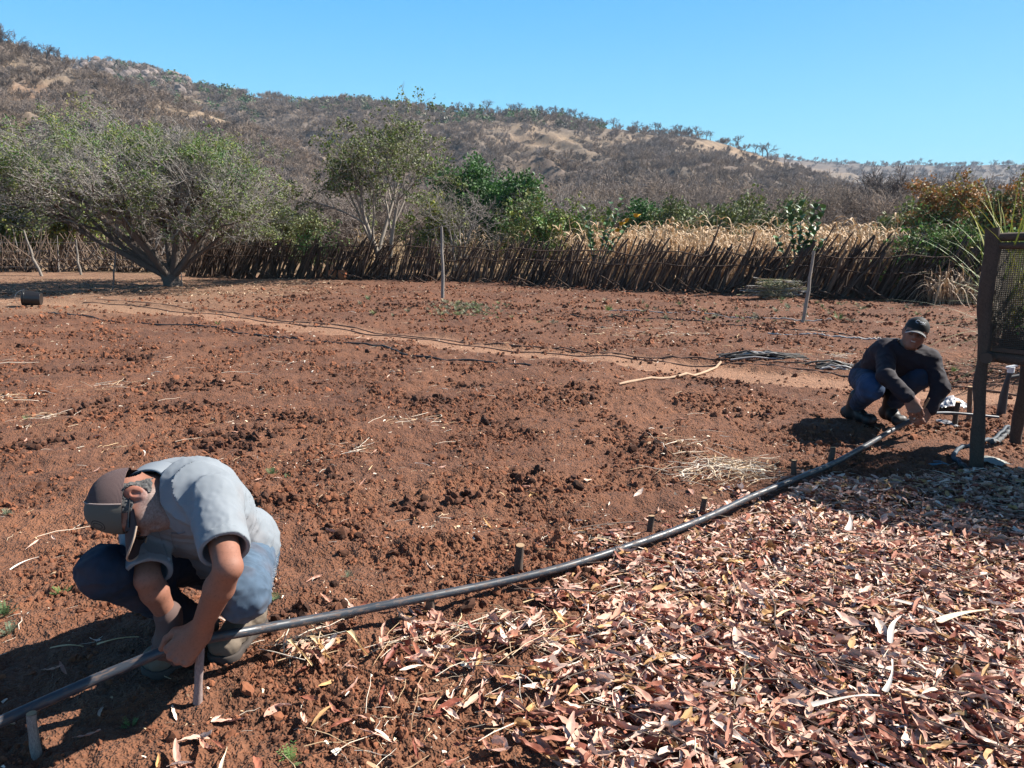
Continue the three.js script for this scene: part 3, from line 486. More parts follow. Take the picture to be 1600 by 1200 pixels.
// ---------- stick fence ----------
const stickGeos = [];
{
  const r = RNG(401);
  for (let k = 0; k < 9; k++) {
    const g = new Geo(), pts = [], rs = [], b1 = (r() - 0.5) * 0.1, b2 = (r() - 0.5) * 0.09;
    for (let i = 0; i <= 5; i++) { const t = i / 5; pts.push(V(b1 * Math.sin(t * 3.1) + (r() - 0.5) * 0.02, t, b2 * Math.sin(t * 4 + k) + (r() - 0.5) * 0.02)); rs.push(0.021 * (1 - 0.5 * t) * (0.85 + 0.3 * r())); }
    g.tube(pts, rs, 5, true, (a, v) => 0.16 * Math.sin(a * 2.3 + v * 9 + k));
    if (k % 3 === 0) { const i = 3; g.tube([pts[i], pts[i].clone().add(V(0.06 * (r() - 0.5), 0.16, 0.05)), pts[i].clone().add(V(0.1 * (r() - 0.5), 0.3, 0.05))], [0.010, 0.008, 0.004], 3); }
    stickGeos.push(g.build());
  }
  const fence = thing('stick_fence', 'dark fence of leaning sticks set in the ground across the field', 'fence'), mats = [BARK.stick, BARK.stickB, BARK.stickC, BARK.stick], rest = [];
  // stations along the fence by picture column: lean to the right, height
  let made = 0;
  const put = (u, off, hgt, lean, thick, asPart) => {
    const f = FENCE, uw = u; // position on the fence line
    let i = 0; const us = [-420, 0, 300, 600, 760, 1000, 1200, 1460, 1800]; while (i + 2 < us.length && uw > us[i + 1]) i++;
    const t = (uw - us[i]) / (us[i + 1] - us[i]), x = mix(f[i].x, f[i + 1].x, t), z = mix(f[i].z, f[i + 1].z, t) + off;
    const m = mat4(x, -0.06, z, (r() - 0.5) * 0.25, (r() - 0.5) * 0.8, -lean, thick, hgt, thick), k = Math.floor(r() * 9);
    if (asPart) { const s = part('stick', stickGeos[k], mats[Math.floor(r() * 4)], fence); s.applyMatrix4(m); } else rest.push(stickGeos[k].clone().applyMatrix4(m));
  };
  const N = 700;
  for (let k = 0; k < N; k++) {
    const u = k % 7 === 6 ? mix(288, 620, r()) : mix(288, 1500, (k + r()) / N), clump = n2(u * 0.035, 3), lean = u < 360 ? 0.35 + 0.35 * (r() - 0.5) : (0.42 + 0.16 * n2(u * 0.012, 9)) * (0.6 + 0.7 * r()) + (r() - 0.5) * 0.14;
    if (clump < -0.62 && r() < 0.45) continue;
    const h = (0.86 + 0.22 * n2(u * 0.02, 20) + 0.34 * r() * r() + (r() < 0.14 ? 0.32 * r() : 0) - 0.06) * (u > 880 ? 0.93 : 0.96) / Math.cos(lean);
    put(u, (r() - 0.5) * 0.34, h, lean, (0.85 + 1.1 * r() * r() + (r() < 0.08 ? 0.6 : 0)) * (u > 880 ? 1.1 : 1), made < 300 && (k % 2 === 0));
    if (k % 2 === 0) made++;
  }
  // brush thrown against the foot of the fence
  for (let k = 0; k < 150; k++) put(mix(290, 1480, r()), 0.1 + 0.2 * r(), 0.35 + 0.3 * r(), (r() < 0.5 ? 1 : -1) * (0.9 + 0.5 * r()), 0.6 + 0.4 * r(), false);
  const m = part('sticks', mergeGeometries(rest), BARK.stick, fence); m.userData.kind = 'stuff';
  for (const y of [0.72, 0.5]) { // tie rails
    const g = new Geo(), pts = []; for (let u = 290; u <= 1480; u += 35) { const us = [300, 600, 760, 1000, 1200, 1460]; let i = 0; while (i + 2 < us.length && u > us[i + 1]) i++; const t = (u - us[i]) / (us[i + 1] - us[i]), a = FENCE[i + 2], b = FENCE[i + 3]; pts.push(V(mix(a.x, b.x, t), y + 0.09 * n2(u * 0.02, y * 9), mix(a.z, b.z, t) + 0.13)); }
    g.tube(pts, pts.map(() => 0.011), 4); part('rail', g.build(), BARK.stick, fence);
  }
}
// old fence of posts, brush and wire on the left
{
  const r = RNG(433), bw = thing('brush_fence', 'tangled dead branches piled along the wire fence on the left', 'fence', null), gs = [];
  for (let k = 0; k < 340; k++) {
    const u = mix(-60, 300, r()), p = G(u, 425 + (r() - 0.5) * 2.4), lean = (r() - 0.45) * 2.1, h = 0.55 + 0.75 * r(), g = stickGeos[Math.floor(r() * 9)].clone().applyMatrix4(mat4(p.x, -0.03, p.z - 0.3, (r() - 0.5) * 0.9, r() * 6, lean, 0.6 + 0.7 * r(), h, 0.6 + 0.7 * r()));
    if (k < 70) part('branch', g, [BARK.stick, BARK.brown, BARK.stickB, BARK.grey][k % 4], bw); else gs.push(g);
  }
  part('branches', mergeGeometries(gs), BARK.brown, bw).userData.kind = 'stuff';
  const posts = [[3, 430, 96, 0.05, 2.4, 'grey wooden wire-fence post at the left edge'], [74, 430, 70, -0.32, 1.9, 'leaning grey wire-fence post, second from the left edge'], [134, 429, 56, -0.09, 1.7, 'short grey wire-fence post left of the spreading tree']];
  for (const [u, v, hp, lean, th, label] of posts) {
    const p = G(u, v), h = hp / 1200 * -p.z * 1.02, o = solo('fence_post', stickGeos[1 + (th > 2 ? 1 : 0)], bark(0.30, 0.26, 0.225), label, 'post', 'wire fence posts');
    o.position.set(p.x, -0.05, p.z + 0.15); o.rotation.z = -lean; o.scale.set(th, h / Math.cos(lean), th);
  }
  for (let k = 0; k < 4; k++) {
    const g = new Geo(), pts = []; for (const [u, v] of [[-60, 430], [3, 430], [74, 430], [134, 429], [200, 430], [296, 432]]) { const p = G(u, v); pts.push(V(p.x, 0.2 + k * 0.2 + 0.02 * n2(u * 0.1, k), p.z + 0.12)); }
    g.tube(pts, pts.map(() => 0.0035), 4); solo('fence_wire', g.build(), std(lin(0.3, 0.28, 0.26), 0.5, { metalness: 0.6 }), ['lowest', 'second lowest', 'second highest', 'highest'][k] + ' thin wire strand between the posts on the left', 'wire', 'wire strands on the left fence');
  }
}
// slender poles standing in the field
function pole(name, label, base, top, r0, mat, extra) {
  const g = new Geo(), n = 6, pts = [], rs = []; for (let i = 0; i <= n; i++) { const t = i / n; pts.push(V(mix(base.x, top.x, t) + 0.012 * n2(t * 2 + base.x, 3), mix(base.y, top.y, t), mix(base.z, top.z, t) + 0.012 * n2(t * 2 + base.x, 8))); rs.push(r0 * (1.12 - 0.3 * t + 0.1 * n2(t * 4, base.x))); }
  g.tube(pts, rs, 8, true, (k, v) => 0.08 * Math.sin(k * 2 + v * 6)); const gg = g.build(); gg.translate(-base.x, -base.y, -base.z);
  const o = solo(name, gg, mat, label, 'pole'); o.position.copy(base); return o;
}
{
  const b1 = G(692, 466), t1 = P(690, 354, 0); const at = (b, u, v) => { const t = -b.z / ((600 - v) / 1200 * SP + CP); return P(u, v, t); };
  const down = (p) => V(p.x, p.y - 0.08, p.z);
  pole('slender_pole', 'thin grey upright pole in the field left of centre', down(b1), at(b1, 690, 354), 0.026, BARK.grey);
  const b2 = G(1253, 504); pole('slender_pole', 'thin pale leaning pole in front of the tall milkweed', down(b2), at(b2, 1272, 392), 0.022, bark(0.42, 0.35, 0.29));
  const b3 = G(175, 453); pole('slender_pole', 'thin dark stake left of the spreading tree trunk', down(b3), at(b3, 181, 392), 0.017, bark(0.2, 0.17, 0.15));
  const b4 = G(285, 450); pole('slender_pole', 'short thin stick beside the spreading tree trunk', down(b4), at(b4, 283, 425), 0.012, bark(0.25, 0.2, 0.17));
  const b5 = G(297, 431); pole('slender_pole', 'pale post at the left end of the stick fence', down(b5), at(b5, 296, 382), 0.034, bark(0.34, 0.29, 0.24));
}
// clay pots by the fence
{
  const prof = [[0.001, 0], [0.085, 0], [0.1, 0.03], [0.115, 0.13], [0.1, 0.2], [0.108, 0.215], [0.095, 0.21], [0.085, 0.14], [0.001, 0.03]].map(([x, y]) => new THREE.Vector2(x, y)), lg = new THREE.LatheGeometry(prof, 20);
  for (const [u, v, label] of [[520, 436, 'orange clay pot at the foot of the stick fence, left one'], [536, 436.5, 'orange clay pot at the foot of the stick fence, right one']]) { const p = G(u, v), o = solo('clay_pot', lg, std(lin(0.36, 0.12, 0.05), 0.85), label, 'pot', 'clay pots by the fence'); o.position.set(p.x, gh(p.x, p.z) - 0.01, p.z); o.rotation.y = u; }
}
// black bucket lying on its side
{
  const p = G(66, 477), t = thing('bucket', 'black plastic bucket lying on its side at the left of the path', 'bucket', V(p.x, gh(p.x, p.z) + 0.115, p.z));
  const prof = [[0.001, 0], [0.098, 0], [0.1, 0.004], [0.122, 0.24], [0.13, 0.24], [0.13, 0.255], [0.117, 0.255], [0.095, 0.012], [0.001, 0.01]].map(([x, y]) => new THREE.Vector2(x, y)), m = std(lin(0.012, 0.012, 0.014), 0.35);
  const b = part('shell', new THREE.LatheGeometry(prof, 32), m, t); const rim = part('rim', new THREE.TorusGeometry(0.128, 0.006, 8, 32), m, t); rim.rotation.x = Math.PI / 2; rim.position.y = 0.222;
  const g = new Geo(), pts = []; for (let i = 0; i <= 10; i++) { const a = i / 10 * Math.PI; pts.push(V(Math.cos(a) * 0.13, 0.235 + Math.sin(a) * 0.12, Math.sin(a) * 0.06)); } g.tube(pts, pts.map(() => 0.003), 6); part('handle', g.build(), std(lin(0.5, 0.5, 0.5), 0.4, { metalness: 0.8 }), t);
  t.rotation.set(0.1, 0.25, Math.PI / 2 - 0.12);
}
// brush pile by the fence
{
  const r = RNG(455), c = G(1208, 466), t = thing('brush_pile', 'pile of cut pale brushwood at the foot of the stick fence', 'brush pile', V(c.x, 0, c.z));
  for (let k = 0; k < 90; k++) { const w = (r() + r() - 1) * 0.42, h = 0.03 + 0.3 * r() * (1 - Math.abs(w) * 1.5), a = (r() - 0.5) * 1.0 + (r() < 0.5 ? Math.PI : 0), g = new Geo(), pts = [], L = 0.35 + 0.45 * r(), el = 0.25 * (r() - 0.35); for (let i = 0; i <= 3; i++) { const s = (i / 3 - 0.5) * L; pts.push(V(w + Math.cos(a) * s, Math.max(0.02, h + el * s + 0.03 * r()), Math.sin(a) * s * 0.5 + (r() - 0.5) * 0.12 + 0.1)); } g.tube(pts, [0.009, 0.008, 0.006, 0.003], 4); part('branch', g.build(), [BARK.grey, BARK.pale, BARK.brown, bark(0.34, 0.3, 0.16)][k % 4], t); }
  const l = [], col = new THREE.Color(); for (let k = 0; k < 260; k++) { col.setRGB(...[[0.16, 0.19, 0.08], [0.28, 0.23, 0.13], [0.11, 0.14, 0.06]][k % 3]); l.push({ m: mat4((r() + r() - 1) * 0.4, 0.05 + 0.26 * r(), 0.1 + (r() - 0.5) * 0.3, r() * 6, r() * 6, r() * 6, 0.07), c: col.clone() }); }
  stuff('foliage', SPRAY_FINE[0], LEAF, l, t);
}
// drooping dry reed clump at the right end of the fence
function bladeClump(name, label, cat, pos, seed, n, L, spread, cols, w, droop, group, steep = 0.75) {
  const r = RNG(seed), t = thing(name, label, cat, pos, group), gs = cols.map(() => new Geo());
  for (let k = 0; k < n; k++) {
    const a = r() * 6.3, el = (steep + 0.9 * (1.2 - 0.6 * steep) * r()), l = L * (0.6 + 0.6 * r()), ca = Math.cos(a), sa = Math.sin(a), ox = (r() - 0.5) * spread, oz = (r() - 0.5) * spread * 0.6, dr = droop * (0.6 + 0.8 * r()), ww = w * (0.6 + 0.8 * r());
    gs[k % cols.length].grid(1, 7, (s, q) => { const o = l * q * Math.cos(el) * (1 + 0.2 * q), y = Math.max(0.01, l * q * Math.sin(el) - dr * l * q * q), b = (s - 0.5) * ww * (1 - q * 0.85); return [ox + ca * o - sa * b, y, oz + sa * o + ca * b]; });
  }
  gs.forEach((g, i) => part('blades', g.build(true), new THREE.MeshPhysicalMaterial({ color: lin(...cols[i]), roughness: 0.75, transmission: 0.25, thickness: 0, side: THREE.DoubleSide }), t)); return t;
}
{ const p = G(1496, 474); bladeClump('dry_reed_clump', 'clump of drooping dry tan reeds at the right end of the fence', 'grass', V(p.x, 0, p.z), 461, 420, 1.45, 0.95, [[0.36, 0.23, 0.135], [0.28, 0.17, 0.095], [0.42, 0.30, 0.19]], 0.026, 1.0, null, 1.12); }
{ const p = P(1735, 345, 6.3); bladeClump('tall_green_grass', 'tall yellow-green grass clump behind the netted frame', 'grass', V(p.x, 0, p.z), 462, 170, 1.75, 0.8, [[0.13, 0.17, 0.04], [0.10, 0.13, 0.035], [0.36, 0.34, 0.05]], 0.018, 0.62); }
{ const p = P(1760, 345, 6.9); bladeClump('tall_green_grass', 'tall green grass clump at the right edge behind the netted frame', 'grass', V(p.x, 0, p.z), 463, 170, 1.8, 1.0, [[0.12, 0.16, 0.04], [0.09, 0.12, 0.035], [0.3, 0.3, 0.05]], 0.018, 0.6); }
// broad-leaved milkweed plants with big single leaves
const bigLeaf = [0, 1].map((k) => { const g = new Geo(); g.grid(4, 6, (s, t) => { const w = 0.34 * Math.pow(Math.sin(Math.PI * clamp(0.06 + 0.94 * t)), 0.7) * (t > 0.98 ? 0.2 : 1), x = (s - 0.5) * 2 * w; return [x, 0.10 * Math.abs(x) * 1.6 - (0.18 + 0.12 * k) * t * t, t]; }); return g.build(true); });
function milkweed(u, v, back, h, label, seed, stems, flowers) {
  const r = RNG(seed), base = behind(u, v, back), t = thing('milkweed_plant', label, 'plant', base), M = [lin(0.07, 0.16, 0.05), lin(0.10, 0.20, 0.06), lin(0.05, 0.12, 0.04)].map((c) => new THREE.MeshPhysicalMaterial({ color: c, roughness: 0.5, transmission: 0.15, thickness: 0, side: THREE.DoubleSide })), ym = std(lin(0.62, 0.36, 0.02), 0.7);
  for (let [dx, hh, dens] of stems) {
    const g = new Geo(), pts = []; for (let i = 0; i <= 5; i++) { const q = i / 5; pts.push(V(dx * Math.pow(q, 1.3) + 0.02 * (r() - 0.5), hh * h * q, 0.1 * dx * q)); } g.tube(pts, [0.018, 0.016, 0.014, 0.012, 0.009, 0.006], 5); part('stem', g.build(), BARK.grey, t);
    dens *= 2; for (let k = 0; k < dens; k++) { const q = 0.45 + 0.55 * (k + r()) / dens, f = q * 5, i = Math.min(4, Math.floor(f)), p = pts[i].clone().lerp(pts[i + 1], f - i), l = part('leaf', bigLeaf[k % 2], M[Math.floor(r() * 3)], t), s = 0.11 + 0.06 * r(); l.position.copy(p); l.rotation.set(-0.5 - 0.7 * r(), k * 2.4 + r(), 0, 'YXZ'); l.scale.setScalar(s); }
  }
  for (const [x, y] of flowers) for (let k = 0; k < 3; k++) { const f = part('yellow_leaf', bigLeaf[k % 2], ym, t); f.position.set(x + 0.03 * k, y, 0.1); f.rotation.set(-0.8, k * 2.2, 0, 'YXZ'); f.scale.setScalar(0.14); }
}
milkweed(930, 449, 1.0, 1.85, 'leggy milkweed plant with broad leaves and some yellow ones behind the fence', 471, [[-0.25, 0.86, 9], [0.55, 1.0, 12], [0.3, 0.92, 9], [0.75, 0.75, 8], [-0.1, 0.6, 8], [0.35, 0.5, 7]], [[0.62, 1.32], [0.42, 1.12], [0.8, 1.42], [0.5, 1.25]]);
milkweed(1245, 463, 0.6, 1.68, 'tall milkweed plant with big green leaves above the leaning pole', 472, [[-0.28, 1.0, 15], [-0.05, 0.98, 14], [0.22, 1.0, 15], [0.36, 0.95, 12], [-0.45, 0.62, 9], [0.4, 0.6, 9], [0.05, 0.6, 9]], []);
// ---------- things lying on the field ----------
const gpt = (u, v, lift = 0) => { const p = G(u, v); return V(p.x, gh(p.x, p.z) + lift, p.z); };
function linePts(list, lift, n = 40) { const c = new THREE.CatmullRomCurve3(list.map(([u, v]) => { const p = G(u, v); return V(p.x, 0, p.z); })), pts = c.getPoints(n); for (const p of pts) p.y = gh(p.x, p.z) + lift; return pts; }
const hoseMat = std(lin(0.03, 0.026, 0.024), 0.55), dustyHose = std(lin(0.15, 0.085, 0.06), 0.85);
// drip hoses along the path and across the field
for (const [pts, rr, mat, label] of [
  [[[130, 470], [330, 489], [520, 511], [700, 533], [900, 550], [1050, 563], [1180, 570], [1330, 589], [1480, 603], [1700, 625]], 0.0075, dustyHose, 'dusty dark drip hose along the far edge of the path, nearer one'],
  [[[150, 467], [330, 485], [520, 507], [700, 529], [900, 545], [1050, 557], [1200, 568], [1330, 580], [1480, 595], [1700, 614]], 0.0075, dustyHose, 'dusty dark drip hose along the far edge of the path, farther one'],
  [[[75, 487], [110, 493], [190, 503], [330, 513], [400, 524], [480, 535], [580, 540], [660, 560], [740, 565], [830, 572]], 0.011, hoseMat, 'black drip hose winding over the soil on the near side of the path'],
  [[[870, 492], [960, 497], [1060, 502], [1200, 512], [1330, 524]], 0.008, hoseMat, 'black drip hose across the far strip left of the pale pole'],
  [[[930, 484], [1060, 490], [1200, 500], [1300, 503]], 0.009, std(lin(0.35, 0.33, 0.32), 0.6), 'pale grey hose across the far strip beyond the black one'],
  [[[1200, 520], [1310, 529], [1380, 531]], 0.010, std(lin(0.4, 0.38, 0.37), 0.6), 'short pale hose behind the man in the dark shirt'],
]) { const g = new Geo(), p = linePts(pts, rr * 0.7, 90); g.tube(p, p.map(() => rr), 6); solo('drip_hose', g.build(), mat, label, 'hose', 'drip hoses on the field'); }
// bundles of hose offcuts
function bundle(u, v, w, n, seed, label) {
  const r = RNG(seed), c = G(u, v), t = thing('hose_bundle', label, 'bundle', V(c.x, gh(c.x, c.z, false), c.z), 'bundles of cut hose');
  for (let k = 0; k < n; k++) { const g = new Geo(), L = w * (0.5 + 0.5 * r()), a = (r() - 0.5) * 0.22, ox = (r() - 0.5) * w * 0.4, oz = (r() - 0.5) * 0.16, b = 0.05 * (r() - 0.5), pts = []; for (let i = 0; i <= 6; i++) { const s = i / 6 - 0.5; pts.push(V(ox + Math.cos(a) * L * s, 0.015 + 0.05 * r() * (1 - 2 * Math.abs(s)) + 0.012 * k / n * 3, oz + Math.sin(a) * L * s + b * Math.sin(s * 5))); } g.tube(pts, pts.map(() => 0.0095), 6); part('hose', g.build(), k % 3 ? hoseMat : std(lin(0.26, 0.25, 0.25), 0.5), t); }
}
bundle(1180, 563, 0.75, 20, 501, 'bundle of black and grey hose pieces lying beside the path'); bundle(1300, 577, 0.36, 9, 502, 'small bundle of grey hose pieces by the man in the dark shirt');
// long straw-coloured stick lying by the path
{ const p = linePts([[967, 607], [1010, 598], [1060, 589], [1100, 578], [1126, 566]], 0.014, 14), g = new Geo(); g.tube(p, p.map((_, i) => 0.011 * (0.8 + 0.4 * Math.abs(Math.sin(i)))), 7, true); solo('dry_stalk', g.build(), bark(0.62, 0.42, 0.28), 'long pale dry stalk lying on the soil near the hose bundle', 'stalk'); }
// ---------- the pipe ----------
const pipeCtl = [[-160, 1200, 0.07], [0, 1128, 0.085], [100, 1083, 0.10], [200, 1040, 0.13], [290, 1006, 0.16], [400, 984, 0.12], [520, 962, 0.085], [640, 938, 0.075], [760, 914, 0.055], [870, 889, 0.048], [960, 861, 0.05], [1040, 834, 0.052], [1110, 806, 0.05], [1170, 778, 0.046], [1240, 750, 0.045], [1300, 725, 0.045], [1350, 698, 0.045], [1400, 669, 0.075], [1428, 656, 0.10]];
const atH = (u, v, h) => { const cy = (600 - v) / 1200; return P(u, v, (EYE - h) / (SP - cy * CP)); };
const pipeCurve = new THREE.CatmullRomCurve3(pipeCtl.map(([u, v, h]) => atH(u, v, h)));
{
  const g = new Geo(), p = pipeCurve.getPoints(160); g.tube(p, p.map(() => 0.0150), 18, true);
  const t = thing('irrigation_pipe', 'long dark grey plastic pipe held by both men across the soil', 'pipe'); const pa = tileNoise(256, 24, 95), pb = tileNoise(256, 90, 96), pt = colorTex(256, (i) => { const k = clamp((pa[i] - 0.52) * 2.2 + (pb[i] - 0.6) * 0.9); return [mix(0.040, 0.13, k), mix(0.046, 0.085, k), mix(0.058, 0.066, k)]; }), pr = greyTex(256, (i) => 0.38 + 0.5 * clamp((pa[i] - 0.5) * 2.2 + (pb[i] - 0.6) * 0.9)); pt.repeat.set(1, 2.2); pr.repeat.set(1, 2.2);
  part('tube', g.build(), new THREE.MeshStandardMaterial({ map: pt, roughnessMap: pr, roughness: 1 }), t);
  // thinner continuation beyond the joint
  const a = p[p.length - 1], g2 = new Geo(), q = new THREE.CatmullRomCurve3([a, atH(1450, 647, 0.115), atH(1480, 645, 0.10), atH(1510, 647, 0.09), atH(1560, 652, 0.06)]).getPoints(24); g2.tube(q, q.map(() => 0.009), 10, true); part('thin_hose', g2.build(), std(lin(0.05, 0.055, 0.07), 0.5), t);
  const d = V(0, 0, 0).subVectors(q[2], p[p.length - 3]).normalize(), g3 = new Geo(); g3.tube([a.clone().addScaledVector(d, -0.05), a.clone().addScaledVector(d, 0.05)], [0.019, 0.017], 14, true); part('white_joint', g3.build(), std(lin(0.65, 0.66, 0.66), 0.5), t);
}
// short wooden stakes beside the pipe
{
  const cut = std(lin(0.36, 0.24, 0.14), 0.95);
  const stakes = [[55, 1172, 49, 1115, 0.0125, BARK.grey, 'short grey stake with a pale cut top nearest the left corner'], [306, 1096, 314, 985, 0.0125, bark(0.36, 0.27, 0.25), 'grey-pink stake held under the hands of the man in the grey shirt'], [670, 960, 673, 937, 0.016, BARK.brown, 'stub of a stake under the pipe left of the centre'], [807, 900, 813, 852, 0.017, BARK.dark, 'short dark stake beyond the pipe in the middle of the picture'], [1015, 838, 1018, 806, 0.015, BARK.dark, 'short dark stake where the leaf litter begins, left of two'], [1097, 805, 1101, 778, 0.014, BARK.dark, 'short dark stake where the leaf litter begins, right of two'], [1241, 747, 1241, 719, 0.016, BARK.dark, 'short dark stake at the edge of the frame shadow'], [1297, 727, 1302, 699, 0.017, BARK.dark, 'short dark leaning stake next to the shadow of the kneeling man'], [1491, 664, 1497, 628, 0.018, BARK.dark, 'dark stake carrying the thin hose left of the frame post'], [1515, 655, 1516, 604, 0.017, BARK.brown, 'tall brown stake just left of the frame post']];
  for (const [u0, v0, u1, v1, rr, m, label] of stakes) {
    const b = G(u0, v0), tt = -b.z / ((600 - v1) / 1200 * SP + CP), tp = P(u1, v1, tt), t = thing('stake', label, 'stake', b), top = tp.clone().sub(b), g = new Geo(), pts = [], rs = [];
    for (let i = 0; i <= 5; i++) { const s = i / 5; pts.push(V(top.x * s + 0.003 * n2(s * 5, u0), mix(-0.05, top.y, s), top.z * s)); rs.push(rr * (0.92 + 0.12 * n2(s * 4, u0 * 0.1))); }
    g.tube(pts, rs, 10, false, (k, v) => 0.09 * Math.sin(k * 2 + v * 20 + u0)); part('shaft', g.build(true), m, t);
    const c = part('cut_end', new THREE.CircleGeometry(rr * 0.97, 10), cut, t); c.position.copy(top).add(V(0, 0.001, 0)); c.rotation.set(-Math.PI / 2 + 0.25 * n2(u0, 1), 0, 0); 
  }
}
// ---------- dry leaf litter ----------
const leafTex = (() => { const S = 128, a = tileNoise(S, 16, 91), b = tileNoise(S, 48, 92); return colorTex(S, (i, x, y) => { const u = x / S - 0.5, rib = Math.exp(-u * u * 900), vein = 0.5 + 0.5 * Math.sin((y / S * 22 + Math.abs(u) * 16) * 3.1), k = 0.72 + 0.26 * a[i] + 0.16 * b[i] + 0.10 * vein + 0.3 * rib; return [k * 0.98, k * 0.95, k * 0.93]; }); })();
leafTex.wrapS = leafTex.wrapT = THREE.ClampToEdgeWrapping;
const leafGeos = [];
{
  const r = RNG(601);
  for (let k = 0; k < 16; k++) { // lanceolate, folded and curled; the last six broken pieces
    const curl = (r() - 0.25) * 2.4, fold = 0.2 + 1.0 * r(), tw = (r() - 0.5) * 2.6, wd = 0.07 + 0.075 * r(), bend = (r() - 0.5) * 0.6, t0 = k > 9 ? 0.45 * r() : 0, t1 = k > 9 ? t0 + 0.35 + 0.2 * r() : 1, g = new Geo();
    g.grid(4, 8, (s, q0) => { const rag = k > 9 ? 0.12 * n2(s * 5 + k, q0 > 0.5 ? 3 : 9) * (q0 < 0.15 || q0 > 0.85 ? 1 : 0) : 0, t = clamp(mix(t0, t1, q0) + rag), w = wd * Math.pow(Math.sin(Math.PI * clamp(t * 0.94 + 0.03)), 0.75) * (1 + 0.1 * Math.sin(t * 17 + k)), a = (s - 0.5) * 2, x0 = a * w, y0 = fold * Math.abs(a) * w * 1.3 + 0.02 * Math.sin(t * 20 + a * 3), ph = tw * (t - 0.5), x = x0 * Math.cos(ph) - y0 * Math.sin(ph), y = x0 * Math.sin(ph) + y0 * Math.cos(ph), q = (t - 0.5) * curl; return [x + bend * t * t, y + (Math.abs(curl) > 0.05 ? (1 - Math.cos(q)) / curl : 0), Math.abs(curl) > 0.05 ? Math.sin(q) / curl : t - 0.5]; });
    leafGeos.push(g.build(true));
  }
}
const litterMats = [0, 1, 2].map((k) => new THREE.MeshStandardMaterial({ map: leafTex, color: 0xffffff, roughness: [0.75, 0.6, 0.85][k], side: THREE.DoubleSide }));
const LEAFCOL = [[0.46, 0.25, 0.185], [0.58, 0.35, 0.275], [0.38, 0.17, 0.115], [0.64, 0.44, 0.35], [0.68, 0.54, 0.45], [0.20, 0.052, 0.03], [0.56, 0.36, 0.27], [0.28, 0.095, 0.055], [0.48, 0.25, 0.175], [0.46, 0.27, 0.115]];
const leafColor = (r) => { const b = LEAFCOL[Math.floor(r() * LEAFCOL.length)], t = 0.8 + 0.4 * r(); return new THREE.Color().setRGB(b[0] * t, b[1] * t, b[2] * t); };
